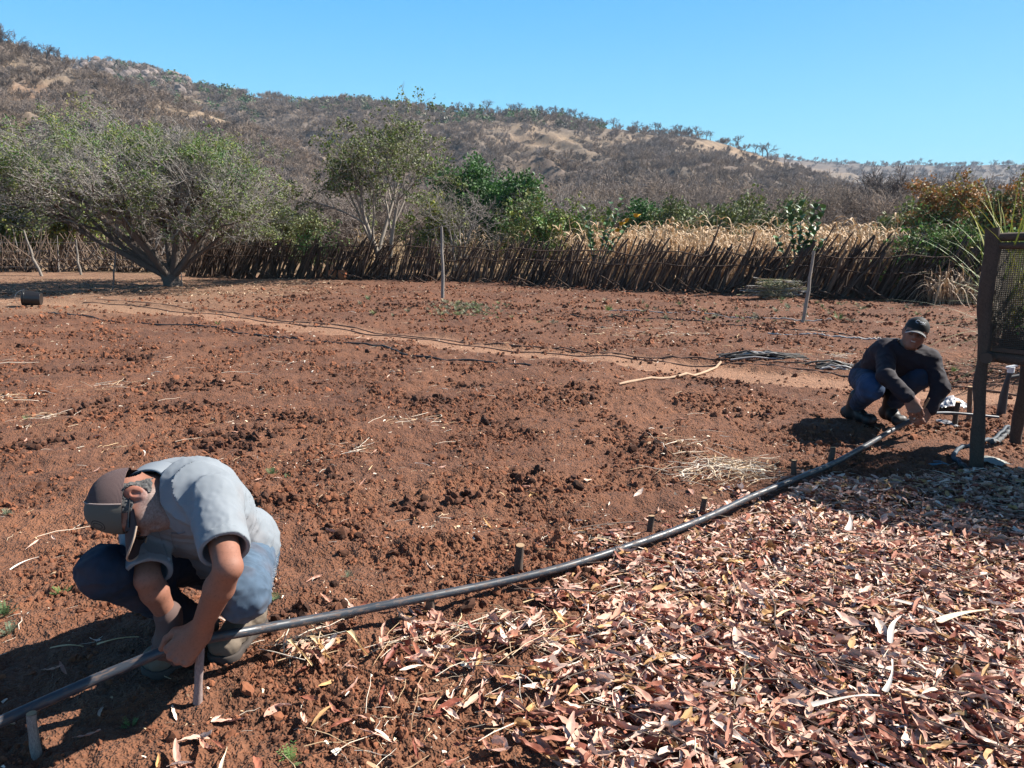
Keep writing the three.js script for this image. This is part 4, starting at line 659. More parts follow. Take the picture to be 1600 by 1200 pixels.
{
  const r = RNG(611), lists = leafGeos.map(() => []), bits = [[], []], twigs = [], big = [];
  const place = (x, z, lift, s, tilt) => mat4(x, gh(x, z) + lift, z, (r() - 0.5) * tilt, r() * 6.3, (r() - 0.5) * tilt * (r() < 0.15 ? 3 : 1), s * (0.8 + 0.4 * r()), s * (0.7 + 0.6 * r()), s);
  const pipePlan = pipeCurve.getPoints(36), offPipe = (x, z) => segDist(x, z, pipePlan) > 0.04;
  let n = 0;
  for (let k = 0; k < 120000 && n < 14500; k++) {
    const x = mix(0.05, 3.9, r()), z = -mix(0.9, 4.0, r()), d = litter(x, z); if (r() > d + 0.012 || !offPipe(x, z)) continue;
    const s = 0.034 + 0.028 * r() + 0.05 * r() * r(), lift = 0.004 + 0.032 * r() * d; lists[n % 16].push({ m: place(x, z, lift, n % 16 > 9 ? s * 1.35 : s, 0.42), c: leafColor(r) }); n++;
  }
  // scattered leaves outside the pile, thicker in the lower middle of the picture
  for (const [u, v, w, k] of [[660, 1000, 0.10, 40], [500, 1030, 0.08, 16], [810, 1000, 0.14, 60], [870, 1070, 0.15, 60], [740, 1120, 0.22, 22], [640, 960, 0.06, 8], [900, 940, 0.10, 30], [320, 1170, 0.12, 9], [560, 1150, 0.25, 12], [690, 1050, 0.14, 34], [850, 1150, 0.16, 40]]) { const c = G(u, v); for (let i = 0; i < k; i++) { const x = c.x + w * (r() + r() + r() - 1.5) * 1.2, z = c.z + w * (r() + r() + r() - 1.5), s = 0.05 + 0.06 * r(); lists[i % 16].push({ m: place(x, z, 0.008 + 0.02 * r(), s, 0.8), c: leafColor(r) }); } }
  for (let i = 0; i < 260; i++) { const a = (r() - 0.5) * 1.3, d = 1.5 * Math.pow(6, r()), x = Math.sin(a) * d, z = -Math.cos(a) * d; lists[i % 10].push({ m: place(x, z, 0.006, 0.035 + 0.05 * r(), 0.8), c: leafColor(r) }); }
  lists.forEach((l, i) => stuff('leaf_litter', leafGeos[i], litterMats[i % 3], l, null, 'thick litter of dry curled leaves covering the lower right soil'));
  // the 300 that show largest: single leaves on top of the litter
  const mats = LEAFCOL.map((c, i) => new THREE.MeshStandardMaterial({ map: leafTex, color: lin(...c), roughness: [0.75, 0.6, 0.85][i % 3], side: THREE.DoubleSide }));
  for (let i = 0, k = 0; i < 300 && k < 20000; k++) {
    const out = i < 22, u = out ? mix(420, 930, r()) : mix(880, 1600, r()), v = out ? mix(950, 1195, r()) : mix(850, 1195, Math.sqrt(r())), c = G(u, v); if ((!out && r() > litter(c.x, c.z)) || !offPipe(c.x, c.z)) continue;
    const s = (out ? 0.045 : 0.068) + (out ? 0.035 : 0.045) * r(), m = solo('dry_leaf', leafGeos[Math.floor(r() * 10)], mats[Math.floor(r() * 10)], out ? 'curled dry leaf lying loose on bare soil left of the litter' : 'curled dry leaf lying on top of the leaf litter', 'leaf', out ? 'loose dry leaves on the soil' : 'dry leaves on top of the litter');
    m.applyMatrix4(place(c.x, c.z, (out ? 0.012 : 0.032) + 0.012 * r(), s, 0.7)); i++;
  }
  // crumbs, twigs and straw
  const shard = new Geo(); shard.grid(1, 2, (s, t) => [(s - 0.5) * 0.5 * (1 - 0.5 * t), 0.15 * Math.sin(t * 3) , t - 0.5]); const sg = shard.build(true);
  const tg = [0, 1, 2].map((k) => { const g = new Geo(); g.tube([V(-0.5, 0, 0.03 * k), V(-0.15, 0.05, -0.04), V(0.2, 0.02, 0.03), V(0.5, 0.03 * k, -0.02)], [0.016, 0.018, 0.015, 0.009], 4); return g.build(); });
  const strawList = tg.map(() => []), shardL = [], col = () => { const b = [[0.62, 0.48, 0.33], [0.55, 0.38, 0.22], [0.70, 0.60, 0.48], [0.42, 0.27, 0.16], [0.74, 0.66, 0.55]][Math.floor(r() * 5)], t = 0.7 + 0.5 * r(); return new THREE.Color().setRGB(b[0] * t, b[1] * t, b[2] * t); };
  const straw = (x, z, L, lift, th) => strawList[Math.floor(r() * 3)].push({ m: mat4(x, gh(x, z) + lift, z, (r() - 0.5) * 0.5, r() * 6.3, (r() - 0.5) * 0.35, L, L * th, L * th), c: col() });
  const chip = (x, z, s, lift) => shardL.push({ m: mat4(x, gh(x, z) + lift, z, (r() - 0.5) * 1.2, r() * 6.3, (r() - 0.5) * 1.2, s * (0.5 + r()), s, s * (0.8 + 0.8 * r())), c: col() });
  for (let k = 0; k < 52000; k++) { const x = mix(0.05, 3.9, r()), z = -mix(0.9, 4.0, r()), d = litter(x, z); if (r() > d || !offPipe(x, z)) continue; if (k % 8) { chip(x, z, 0.012 + 0.022 * r(), 0.003 + 0.03 * r()); shardL[shardL.length - 1].c = leafColor(r); } else straw(x, z, 0.04 + 0.12 * r() * r(), 0.012 + 0.03 * r(), 0.35 + 0.5 * r()); }
  for (let k = 0; k < 28000; k++) { // sparse straw over the whole field, gathered in drifts
    const d = 1.3 * Math.pow(12, Math.pow(r(), 0.8)), a = (r() - 0.5) * 1.6, x = Math.sin(a) * d, z = -Math.cos(a) * d; if (z < fenceZ(x)) continue;
    const den = Math.pow(sst(-0.1, 0.85, n2(x * 0.8 - 20, z * 1.1)), 1.6) * 0.6 + 0.06 + 0.45 * sst(-5.5, -7.5, z) * (0.25 + 0.75 * sst(-3, 2, x)); if (r() > den * (1 - 0.8 * pathMask(x, z))) continue;
    const f = 0.8 + 0.07 * d; if (r() < 0.62) chip(x, z, (0.006 + 0.016 * r() * r()) * f, 0.004); else straw(x, z, (0.03 + 0.11 * r() * r() * r()) * f, 0.006, (0.5 + 0.9 * r()));
  }
  for (const [u, v, w, k] of [[1150, 735, 0.22, 260], [1080, 745, 0.2, 60], [870, 1030, 0.22, 70], [780, 1000, 0.16, 40], [660, 1010, 0.12, 30], [720, 1100, 0.24, 30], [480, 1018, 0.09, 45], [560, 1180, 0.22, 16], [640, 660, 0.25, 40], [560, 700, 0.2, 30], [1060, 690, 0.3, 50], [190, 605, 0.25, 30], [20, 625, 0.25, 40], [60, 660, 0.2, 30], [1330, 565, 0.8, 160], [1000, 520, 0.9, 200], [1420, 560, 0.8, 120]]) { const c = G(u, v); for (let i = 0; i < k; i++) { const x = c.x + w * (r() + r() - 1) * 1.2, z = c.z + w * (r() + r() - 1); if (i % 3 === 0) chip(x, z, 0.01 + 0.02 * r(), 0.012); else straw(x, z, 0.06 + 0.14 * r(), 0.01 + 0.02 * r(), 0.35 + 0.4 * r()); } }
  const sm = std(lin(1, 1, 1), 0.85, { side: THREE.DoubleSide });
  strawList.forEach((l, i) => stuff('straw', tg[i], sm, l, null, 'bits of dry straw and stalk scattered on the soil'));
  stuff('husk_chips', sg, sm, shardL, null, 'pale chips of dry husk scattered on the soil');
  // larger single stalks and husks that stand out
  const husk = [0, 1, 2].map((k) => { const g = new Geo(); g.grid(3, 7, (s, t) => { const w = 0.055 * (1 - 0.6 * t) * (0.7 + 0.3 * Math.sin(t * 5 + k)), a = (s - 0.5) * 2; return [a * w + 0.08 * Math.sin(t * 3 + k * 2), 0.03 * Math.abs(a) + 0.05 * Math.sin(t * 3.1) * (k + 1) * 0.6, t - 0.5]; }); return g.build(true); });
  const hm = [[0.72, 0.60, 0.44], [0.62, 0.46, 0.26], [0.70, 0.62, 0.54]].map((c) => std(lin(...c), 0.8, { side: THREE.DoubleSide }));
  const H = [[1510, 985, 0.26, 0.5, 'long pale husk blade bent over the litter at the right edge'], [1450, 985, 0.24, -0.9, 'yellowish husk blade crossing the pale one at the right edge'], [1400, 1010, 0.2, 0.9, 'pale husk blade pointing left in the right litter'], [1320, 1120, 0.2, 0.05, 'upright-looking cream husk strip in the lower right litter'], [1385, 1085, 0.16, 0.9, 'crumpled cream husk in the lower right litter'], [1320, 830, 0.26, 1.1, 'orange-tan husk strip at the upper part of the litter'], [1230, 985, 0.12, 0.6, 'small white husk right of the litter middle'], [950, 875, 0.12, -0.7, 'white husk strip lying against the pipe'], [560, 1018, 0.18, -0.9, 'bundle of tan husks near the man in the grey shirt, right strip'], [500, 1024, 0.17, -0.8, 'bundle of tan husks near the man in the grey shirt, left strip'], [470, 1036, 0.17, -1.0, 'bundle of tan husks near the man in the grey shirt, lower strip'], [835, 945, 0.09, 0.4, 'pale husk just below the pipe right of the centre'], [660, 735, 0.09, -0.4, 'thin white husk lying alone in the middle of the field'], [785, 780, 0.09, -1.2, 'small pale husk right of the thin white one'], [580, 738, 0.08, 1.4, 'small white husk left of the thin white one'], [225, 712, 0.10, -1.1, 'pale husk on the soil above the cap of the man in grey'], [40, 885, 0.12, 1.2, 'tan husk at the left edge beside the knee'], [350, 1185, 0.09, 1.9, 'tan husk at the bottom edge below the stake'], [185, 1010, 0.12, 0.2, 'pale husk in the shadow of the man in grey'], [105, 1020, 0.1, 0.1, 'pale husk farther left in the shadow of the man in grey'], [850, 1010, 0.12, 0.2, 'pale green-white husk in the loose leaves']];
  for (const [u, v, s, ry, label] of H) { const p = gpt(u, v, litter(G(u, v).x, G(u, v).z) > 0.3 ? 0.045 : 0.015), o = solo('maize_husk', husk[Math.floor(r() * 3)], hm[Math.floor(r() * 3)], label, 'husk', 'maize husks on the ground'); o.position.copy(p); o.rotation.set((r() - 0.5) * 0.2, Math.PI / 2 + ry, 0, 'YXZ'); o.scale.setScalar(s); }
  const S = [[370, 586, 0.26, 0.05, 'straight white dry stalk lying in the left field'], [265, 628, 0.16, 0.6, 'white dry stalk left of the straight one, tilted'], [295, 690, 0.15, 0.5, 'short pale stalk below the tilted one'], [25, 572, 0.4, 0.15, 'long pale stalk at the left edge of the field'], [1195, 720, 0.2, 0.25, 'pale stalk left of the stake by the frame shadow'], [1075, 745, 0.2, 0.4, 'bluish-white stalk above the first litter stakes'], [1080, 705, 0.24, 0.25, 'thin tan stalk in the right half of the field'], [1090, 650, 0.16, 0.2, 'thin tan stalk below the long pale one'], [700, 690, 0.16, 0.4, 'thin pale stalk in the middle field'], [560, 1170, 0.14, 0.7, 'straw-coloured stalk at the bottom edge left of centre'], [840, 1070, 0.13, -1.0, 'thin pale stalk standing out in the loose leaves'], [100, 830, 0.2, 0.6, 'thin tan stalk left of the cap of the man in grey']];
  for (const [u, v, L, ry, label] of S) { const p = gpt(u, v, 0.012), o = solo('dry_stalk', tg[Math.floor(r() * 3)], std(lin(0.72, 0.58, 0.44), 0.8), label, 'stalk', 'dry stalks on the soil'); o.position.copy(p); o.rotation.y = ry; o.scale.set(L, L * 0.6, L * 0.6); }
  // twigs in the litter
  const tl = []; for (let k = 0; k < 160; k++) { const u = mix(700, 1600, r()), v = mix(790, 1200, r()), c = G(u, v); if (r() > litter(c.x, c.z) + 0.1) continue; const L = 0.12 + 0.25 * r(); tl.push({ m: mat4(c.x, gh(c.x, c.z) + 0.035, c.z, 0, r() * 6.3, (r() - 0.5) * 0.2, L, L * 0.5, L * 0.5), c: new THREE.Color().setRGB(0.13, 0.09, 0.07) }); }
  stuff('fallen_twigs', tg[0], sm, tl, null, 'dark thin twigs lying in the leaf litter');
}
// dry leaves under the big tree and along the fence foot
{
  const r = RNG(631), l = [];
  for (let k = 0; k < 2600; k++) { const u = mix(-20, 900, r()), v = mix(436, 462, r()), p = G(u, v); if (u > 520 && r() < 0.85) continue; l.push({ m: mat4(p.x, gh(p.x, p.z) + 0.01, p.z, (r() - 0.5), r() * 6, (r() - 0.5), 0.05 + 0.05 * r()), c: new THREE.Color().setRGB(...[[0.34, 0.22, 0.13], [0.24, 0.15, 0.09], [0.45, 0.33, 0.22]][k % 3]) }); }
  stuff('fallen_leaves', leafGeos[2], litterMats[0], l, null, 'small dry leaves fallen under the spreading tree');
}
// weeds
{
  const protoG = [0, 1, 2].map((k) => { const r = RNG(640 + k), g = new Geo(); for (let i = 0; i < 16; i++) { const a = r() * 6.3, el = 0.35 + 0.9 * r(), L = 0.5 + 0.5 * r(), d = V(Math.cos(a) * Math.cos(el), Math.sin(el), Math.sin(a) * Math.cos(el)), s = V(-Math.sin(a), 0, Math.cos(a)); for (let q = 0.35; q <= 1; q += 0.16) for (const sg of [-1, 1]) { const b = d.clone().multiplyScalar(L * q), e = b.clone().addScaledVector(s, sg * 0.17).addScaledVector(d, 0.08), nn = g.count, w = d.clone().multiplyScalar(0.06); for (const z of [b, e.clone().add(w).lerp(b, 0.4), e.clone().sub(w).lerp(b, 0.4), e]) { g.p.push(z.x, z.y, z.z); g.n.push(0, 1, 0); g.uv.push(0, 0); } g.i.push(nn, nn + 2, nn + 1, nn + 1, nn + 2, nn + 3); } g.tube([V(0, 0, 0), d.clone().multiplyScalar(L)], [0.014, 0.006], 3); } return g.build(true); });
  const wm = [[0.09, 0.17, 0.06], [0.12, 0.22, 0.05], [0.15, 0.2, 0.12]].map((c) => new THREE.MeshPhysicalMaterial({ color: lin(...c), roughness: 0.8, transmission: 0.2, thickness: 0, side: THREE.DoubleSide }));
  const W = [[425, 738, 0.05, 0, 'feathery weed seedling above the back of the man in grey'], [448, 742, 0.03, 0, 'tiny weed right of the feathery seedling'], [40, 652, 0.045, 0, 'small green weed at the left side of the field'], [95, 930, 0.045, 1, 'yellow-green weed left of the knee of the man in grey'], [8, 965, 0.06, 0, 'green weed clump at the left edge by the shadow'], [15, 990, 0.05, 2, 'grey-green weed at the left edge, lower one'], [430, 938, 0.035, 0, 'small weed right of the knee of the man in grey'], [205, 1125, 0.035, 1, 'tiny yellow-green weed near the front stake'], [12, 812, 0.04, 2, 'grey-green weed at the left edge, upper one'], [455, 1190, 0.05, 1, 'green weed at the bottom edge'], [950, 485, 0.14, 1, 'bright green weed in the far strip right of the grey patch'], [340, 510, 0.06, 1, 'small weed beside the path on the left'], [575, 470, 0.1, 0, 'green weed in the far strip left of the upright pole'], [1310, 500, 0.12, 1, 'green weed right of the leaning pale pole'], [1490, 580, 0.07, 1, 'small green weed by the frame post'], [1230, 480, 0.1, 2, 'grey-green weed left of the leaning pale pole'], [545, 905, 0.03, 2, 'tiny grey-green weed in the middle of the soil']];
  for (const [u, v, s, k, label] of W) { const p = gpt(u, v, -0.004), o = solo('weed', protoG[k], wm[k], label, 'weed', 'green weeds on the field'); o.position.copy(p); o.rotation.y = u; o.scale.setScalar(s); }
  const r = RNG(650), l = [], col = new THREE.Color(); for (let k = 0; k < 300; k++) { const q = r(), u = q < 0.55 ? 660 + 140 * (r() + r()) / 2 : q < 0.8 ? 1000 + 460 * r() : 560 + 800 * r(), v = (q < 0.6 ? 474 + 20 * r() : 472 + 34 * r()), p = G(u, v); const t = 0.8 + 0.5 * r(), b = [[0.2, 0.22, 0.14], [0.15, 0.19, 0.08], [0.28, 0.26, 0.18]][k % 3]; col.setRGB(b[0] * t, b[1] * t, b[2] * t); const s = 0.03 + 0.075 * r() * r(); l.push({ m: mat4(p.x, gh(p.x, p.z), p.z, 0, r() * 6, 0, s), c: col.clone() }); }
  stuff('weed_patch', protoG[2], new THREE.MeshStandardMaterial({ color: 0xffffff, roughness: 0.9, side: THREE.DoubleSide }), l, null, 'low grey-green weeds growing in the far strip');
}
// ---------- netted planting frame at the right edge ----------
{
  const r = RNG(701), A = G(1526, 733), B = G(1588, 692), ab = V(B.x - A.x, 0, B.z - A.z).normalize(), ac = V(-ab.z, 0, ab.x).multiplyScalar(ab.x > 0 && -ab.z > 0 ? 1 : -1), wood = bark(0.10, 0.068, 0.05), woodB = bark(0.11, 0.07, 0.05);
  if (ac.x < 0) ac.multiplyScalar(-1);
  const LAB = Math.hypot(B.x - A.x, B.z - A.z), LAC = 2.5, C = A.clone().addScaledVector(ac, LAC), D = B.clone().addScaledVector(ac, LAC), E = B.clone().addScaledVector(ab, 0.9);
  const t = thing('planting_frame', 'dark raised planting frame of rough posts with netting at the right edge', 'frame', V(A.x, 0, A.z)), o = (p, y) => V(p.x - A.x, y, p.z - A.z);
  const post = (p, h, r0, lean, seed, m) => { const g = new Geo(), pts = [], rs = []; for (let i = 0; i <= 10; i++) { const s = i / 10; pts.push(V(p.x + lean * s + 0.012 * n2(s * 3, seed), mix(-0.08, h, s), p.z + 0.012 * n2(s * 3, seed + 5))); rs.push(r0 * (0.9 + 0.16 * n2(s * 4, seed + 9) + (s > 0.5 ? 0.12 : 0))); } g.tube(pts, rs, 12, true, (k, v) => 0.10 * n2(k * 1.7 + seed, v * 2.2) + 0.05 * Math.sin(k * 3 + v * 25)); part('post', g.build(), m, t); };
  post(o(A, 0), 1.285, 0.035, -0.085, 1, wood); post(o(B, 0), 1.1, 0.036, -0.02, 2, woodB); post(o(C, 0), 1.25, 0.055, 0, 3, wood); post(o(D, 0), 1.2, 0.045, 0, 4, woodB);
  const rail = (a, b, r0, m, name = 'rail') => { const g = new Geo(), n = 6, pts = [], rs = []; for (let i = 0; i <= n; i++) { pts.push(a.clone().lerp(b, i / n).add(V(0, 0.012 * n2(i * 0.6, a.x * 3 + a.y), 0))); rs.push(r0 * (1 + 0.12 * n2(i, a.y * 7))); } g.tube(pts, rs, 8, true); return part(name, g.build(), m, t); };
  const ext = (p, q, k) => p.clone().lerp(q, k);
  rail(o(A, 1.24).add(V(-0.07, 0, 0)), o(D, 1.36), 0.022, wood); rail(o(A, 1.2).add(V(-0.07, 0, 0)), o(C, 1.2), 0.018, woodB); rail(o(C, 1.2), o(D, 1.24), 0.02, wood);
  rail(ext(o(A, 0.62), o(B, 0.63), -0.12), ext(o(A, 0.62), o(B, 0.63), 1.1), 0.032, wood, 'beam'); rail(ext(o(A, 0.62), o(C, 0.6), -0.02), o(C, 0.6), 0.032, wood, 'beam'); rail(o(C, 0.6), o(D, 0.62), 0.03, woodB, 'beam'); rail(o(B, 0.62), o(D, 0.62), 0.03, woodB, 'beam');
  // floor boards with soil
  const n = 15; for (let i = 0; i < n; i++) { const k = (i + 0.5) / n, a = o(A, 0.665).lerp(o(B, 0.665), 0.02).addScaledVector(ac, LAC * k), g = new THREE.BoxGeometry(LAB + 0.06, 0.022, LAC / n - 0.012), m = part('floor_board', g, i % 2 ? wood : woodB, t); m.position.copy(a).addScaledVector(ab, LAB * 0.48); m.rotation.y = Math.atan2(-ab.z, ab.x); m.rotation.z = (r() - 0.5) * 0.02; }
  { const g = new THREE.BoxGeometry(LAB * 0.95, 0.09, LAC - 0.08, 16, 1, 36), p = g.attributes.position; for (let i = 0; i < p.count; i++) if (p.getY(i) > 0) p.setY(i, 0.045 + 0.02 * n2(p.getX(i) * 6, p.getZ(i) * 6)); g.computeVertexNormals(); const m = part('soil_bed', g, std(lin(0.09, 0.05, 0.035), 1), t); m.position.copy(o(A, 0.725)).addScaledVector(ab, LAB * 0.5).addScaledVector(ac, LAC / 2); m.rotation.y = Math.atan2(-ab.z, ab.x); }
  // netting on two sides, strand by strand
  const netMat = std(lin(0.085, 0.07, 0.055), 0.8), net = (a, b, y0, y1, seed) => {
    const g = new Geo(), L = a.distanceTo(b), sag = (s, y) => 0.02 * Math.sin(s * 5 + y * 6 + seed) + 0.012 * n2(s * 6, y * 6 + seed), nn = V(-(b.z - a.z), 0, b.x - a.x).normalize(), at = (s, y) => V(mix(a.x, b.x, s), y, mix(a.z, b.z, s)).addScaledVector(nn, sag(s, y));
    for (let i = 0; i <= L / 0.0095; i++) { const s = i * 0.0095 / L, pts = []; for (let k = 0; k <= 8; k++) pts.push(at(s, mix(y0, y1, k / 8) + 0.01 * Math.sin(s * 9))); g.tube(pts, pts.map(() => 0.0023), 3); }
    for (let i = 0; i <= (y1 - y0) / 0.0095; i++) { const y = y0 + i * 0.0095, pts = []; for (let k = 0; k <= 8; k++) pts.push(at(k / 8, y + 0.01 * Math.sin(k / 8 * 9))); g.tube(pts, pts.map(() => 0.0023), 3); }
    const m = part('netting', g.build(), netMat, t); m.userData.kind = 'stuff';
  };
  net(o(A, 0).add(V(-0.05, 0, 0)), o(C, 0), 0.64, 1.2, 1); net(o(A, 0).add(V(-0.05, 0, 0)), o(B, 0), 0.64, 1.2, 2); net(o(C, 0), o(D, 0), 0.64, 1.2, 3);
  // pale board end under the beam
  { const q = P(1553, 561, 4.25), m = part('pale_board', new THREE.BoxGeometry(0.075, 0.035, 0.02), std(lin(0.30, 0.30, 0.27), 0.8), t); m.position.set(q.x - A.x, q.y, q.z - A.z); }
  // plants growing in the bed
  const l = [], c = new THREE.Color(); for (let k = 0; k < 2200; k++) { const p = o(A, 0.78 + 0.42 * r() * r()).addScaledVector(ab, LAB * r()).addScaledVector(ac, 0.1 + (LAC - 0.15) * r()); c.setRGB(0.08 + 0.05 * r(), 0.13 + 0.06 * r(), 0.04); l.push({ m: mat4(p.x, p.y, p.z, r() * 6, r() * 6, r() * 6, 0.09), c: c.clone() }); } stuff('bed_plants', SPRAY_FINE[1], LEAF, l, t);
}
// riser pipe with a white tap behind the frame
{
  const b = G(1563, 650), t = thing('water_riser', 'dark upright water pipe with a white tap by the frame', 'tap', V(b.x, 0, b.z)), at = (u, v) => { const k = -b.z / ((600 - v) / 1200 * SP + CP); return P(u, v, k).sub(V(b.x, 0, b.z)); };
  const g = new Geo(); g.tube([at(1563, 652), at(1568, 620), at(1573, 598), at(1579, 580)], [0.030, 0.026, 0.017, 0.015], 12, true); part('riser', g.build(), std(lin(0.035, 0.035, 0.04), 0.5), t);
  const w = std(lin(0.68, 0.70, 0.72), 0.4), c = new Geo(); c.tube([at(1579, 582), at(1580, 573)], [0.022, 0.024], 14, true); part('tap_cap', c.build(), w, t); const h = new Geo(); h.tube([at(1572, 574), at(1590, 571)], [0.009, 0.009], 8, true); part('tap_handle', h.build(), w, t);
  const j = new Geo(); j.tube([at(1577, 590), at(1600, 586)], [0.014, 0.014], 10, true); part('side_arm', j.build(), std(lin(0.04, 0.04, 0.045), 0.5), t);
}
// hoses and plastic lying under the frame
{
  const hz = (list, rr, mat, label) => { const p = linePts(list, rr, 40), g = new Geo(); g.tube(p, p.map(() => rr), 8, true); solo('garden_hose', g.build(), mat, label, 'hose', 'hoses under the frame'); };
  hz([[1575, 672], [1545, 686], [1515, 697], [1495, 707], [1490, 716], [1500, 724], [1505, 730]], 0.012, std(lin(0.03, 0.048, 0.07), 0.7), 'blue-grey hose bending round the foot of the frame post'); hz([[1500, 730], [1540, 744], [1590, 760], [1700, 790]], 0.013, hoseMat, 'black hose running right from the frame post'); hz([[1548, 693], [1570, 680], [1598, 668]], 0.014, std(lin(0.10, 0.105, 0.11), 0.75), 'pale hose piece between the frame posts');
  const sheet = (u, v, w, d, h, col, label, seed, rough = 0.35) => { const p = gpt(u, v, 0.0), g = new Geo(); g.grid(22, 22, (s, q) => { const x = (s - 0.5) * w * (1 + 0.2 * n2(q * 3, seed)), z = (q - 0.5) * d * (1 + 0.2 * n2(s * 3, seed + 4)), e = Math.max(0, 1 - 1.6 * Math.hypot(s - 0.5, q - 0.5)); return [x, 0.012 + h * e + h * 0.35 * (0.5 + 0.5 * n2(s * 5 + seed, q * 5)) + 0.25 * h * Math.abs(n2(s * 11, q * 11 + seed)), z]; }); const o = solo('plastic_sheet', g.build(true), std(lin(...col), rough, { side: THREE.DoubleSide }), label, 'plastic', 'crumpled plastic pieces'); o.position.copy(p); o.rotation.y = seed; };
  sheet(1483, 642, 0.19, 0.2, 0.06, [0.42, 0.42, 0.45], 'crumpled white plastic bag beside the hands of the man in dark', 3); sheet(1550, 722, 0.16, 0.1, 0.02, [0.3, 0.3, 0.27], 'flat white plastic scrap at the foot of the frame post', 5, 0.6); sheet(1480, 661, 0.16, 0.07, 0.02, [0.25, 0.24, 0.25], 'flat grey plastic scrap below the white bag', 8, 0.6);
  // blue-green twine at the hose end
  const g = new Geo(), q = RNG(9), c = gpt(1482, 728, 0.01); for (let k = 0; k < 7; k++) { const a = 2.4 + q() * 2, L = 0.06 + 0.05 * q(); g.tube([V(0, 0, 0), V(Math.cos(a) * L * 0.5, 0.012, Math.sin(a) * L * 0.4), V(Math.cos(a + 0.3) * L, 0, Math.sin(a + 0.3) * L * 0.8)], [0.002, 0.002, 0.0015], 4); } const o = solo('twine', g.build(), std(lin(0.10, 0.20, 0.27), 0.7), 'frayed blue-green twine at the end of the hose', 'twine'); o.position.copy(c);
}

{ const A = G(1526, 733), p = V(A.x + 0.26, 0.74, A.z - 0.2); bladeClump('bed_grass', 'yellow-green arching grass growing in the frame above the rail', 'grass', p, 465, 150, 0.92, 0.3, [[0.30, 0.32, 0.045], [0.16, 0.22, 0.04], [0.40, 0.38, 0.06]], 0.016, 0.32, null, 1.05); }
// ---------- body kit: distance fields meshed with surface nets ----------
const smin = (a, b, k) => { const h = Math.max(k - Math.abs(a - b), 0) / k; return Math.min(a, b) - h * h * k * 0.25; };
const smax = (a, b, k) => -smin(-a, -b, k);
function cone(p, q, ra, rb) { // tapered capsule p-q
  const bx = q.x - p.x, by = q.y - p.y, bz = q.z - p.z, l2 = bx * bx + by * by + bz * bz || 1e-9, px = p.x, py = p.y, pz = p.z;
  return (x, y, z) => { const ax = x - px, ay = y - py, az = z - pz; let t = (ax * bx + ay * by + az * bz) / l2; t = t < 0 ? 0 : t > 1 ? 1 : t; const cx = ax - bx * t, cy = ay - by * t, cz = az - bz * t; return Math.sqrt(cx * cx + cy * cy + cz * cz) - (ra + (rb - ra) * t); };
}
function ell(c, r, F) { // ellipsoid; F = {x,y,z} axes
  const m = Math.min(r.x, r.y, r.z);
  return (x, y, z) => { let a = x - c.x, b = y - c.y, d = z - c.z; if (F) { const A = a * F.x.x + b * F.x.y + d * F.x.z, B = a * F.y.x + b * F.y.y + d * F.y.z, D = a * F.z.x + b * F.z.y + d * F.z.z; a = A; b = B; d = D; } const k = Math.sqrt(a * a / (r.x * r.x) + b * b / (r.y * r.y) + d * d / (r.z * r.z)), k2 = Math.sqrt(a * a / r.x ** 4 + b * b / r.y ** 4 + d * d / r.z ** 4); return k2 < 1e-6 ? -m : k * (k - 1) / k2; };
}
function blend(list, k) { return (x, y, z) => { let d = list[0](x, y, z); for (let i = 1; i < list.length; i++) d = smin(d, list[i](x, y, z), k); return d; }; }
function half(p, n) { return (x, y, z) => (x - p.x) * n.x + (y - p.y) * n.y + (z - p.z) * n.z; } // negative behind the plane
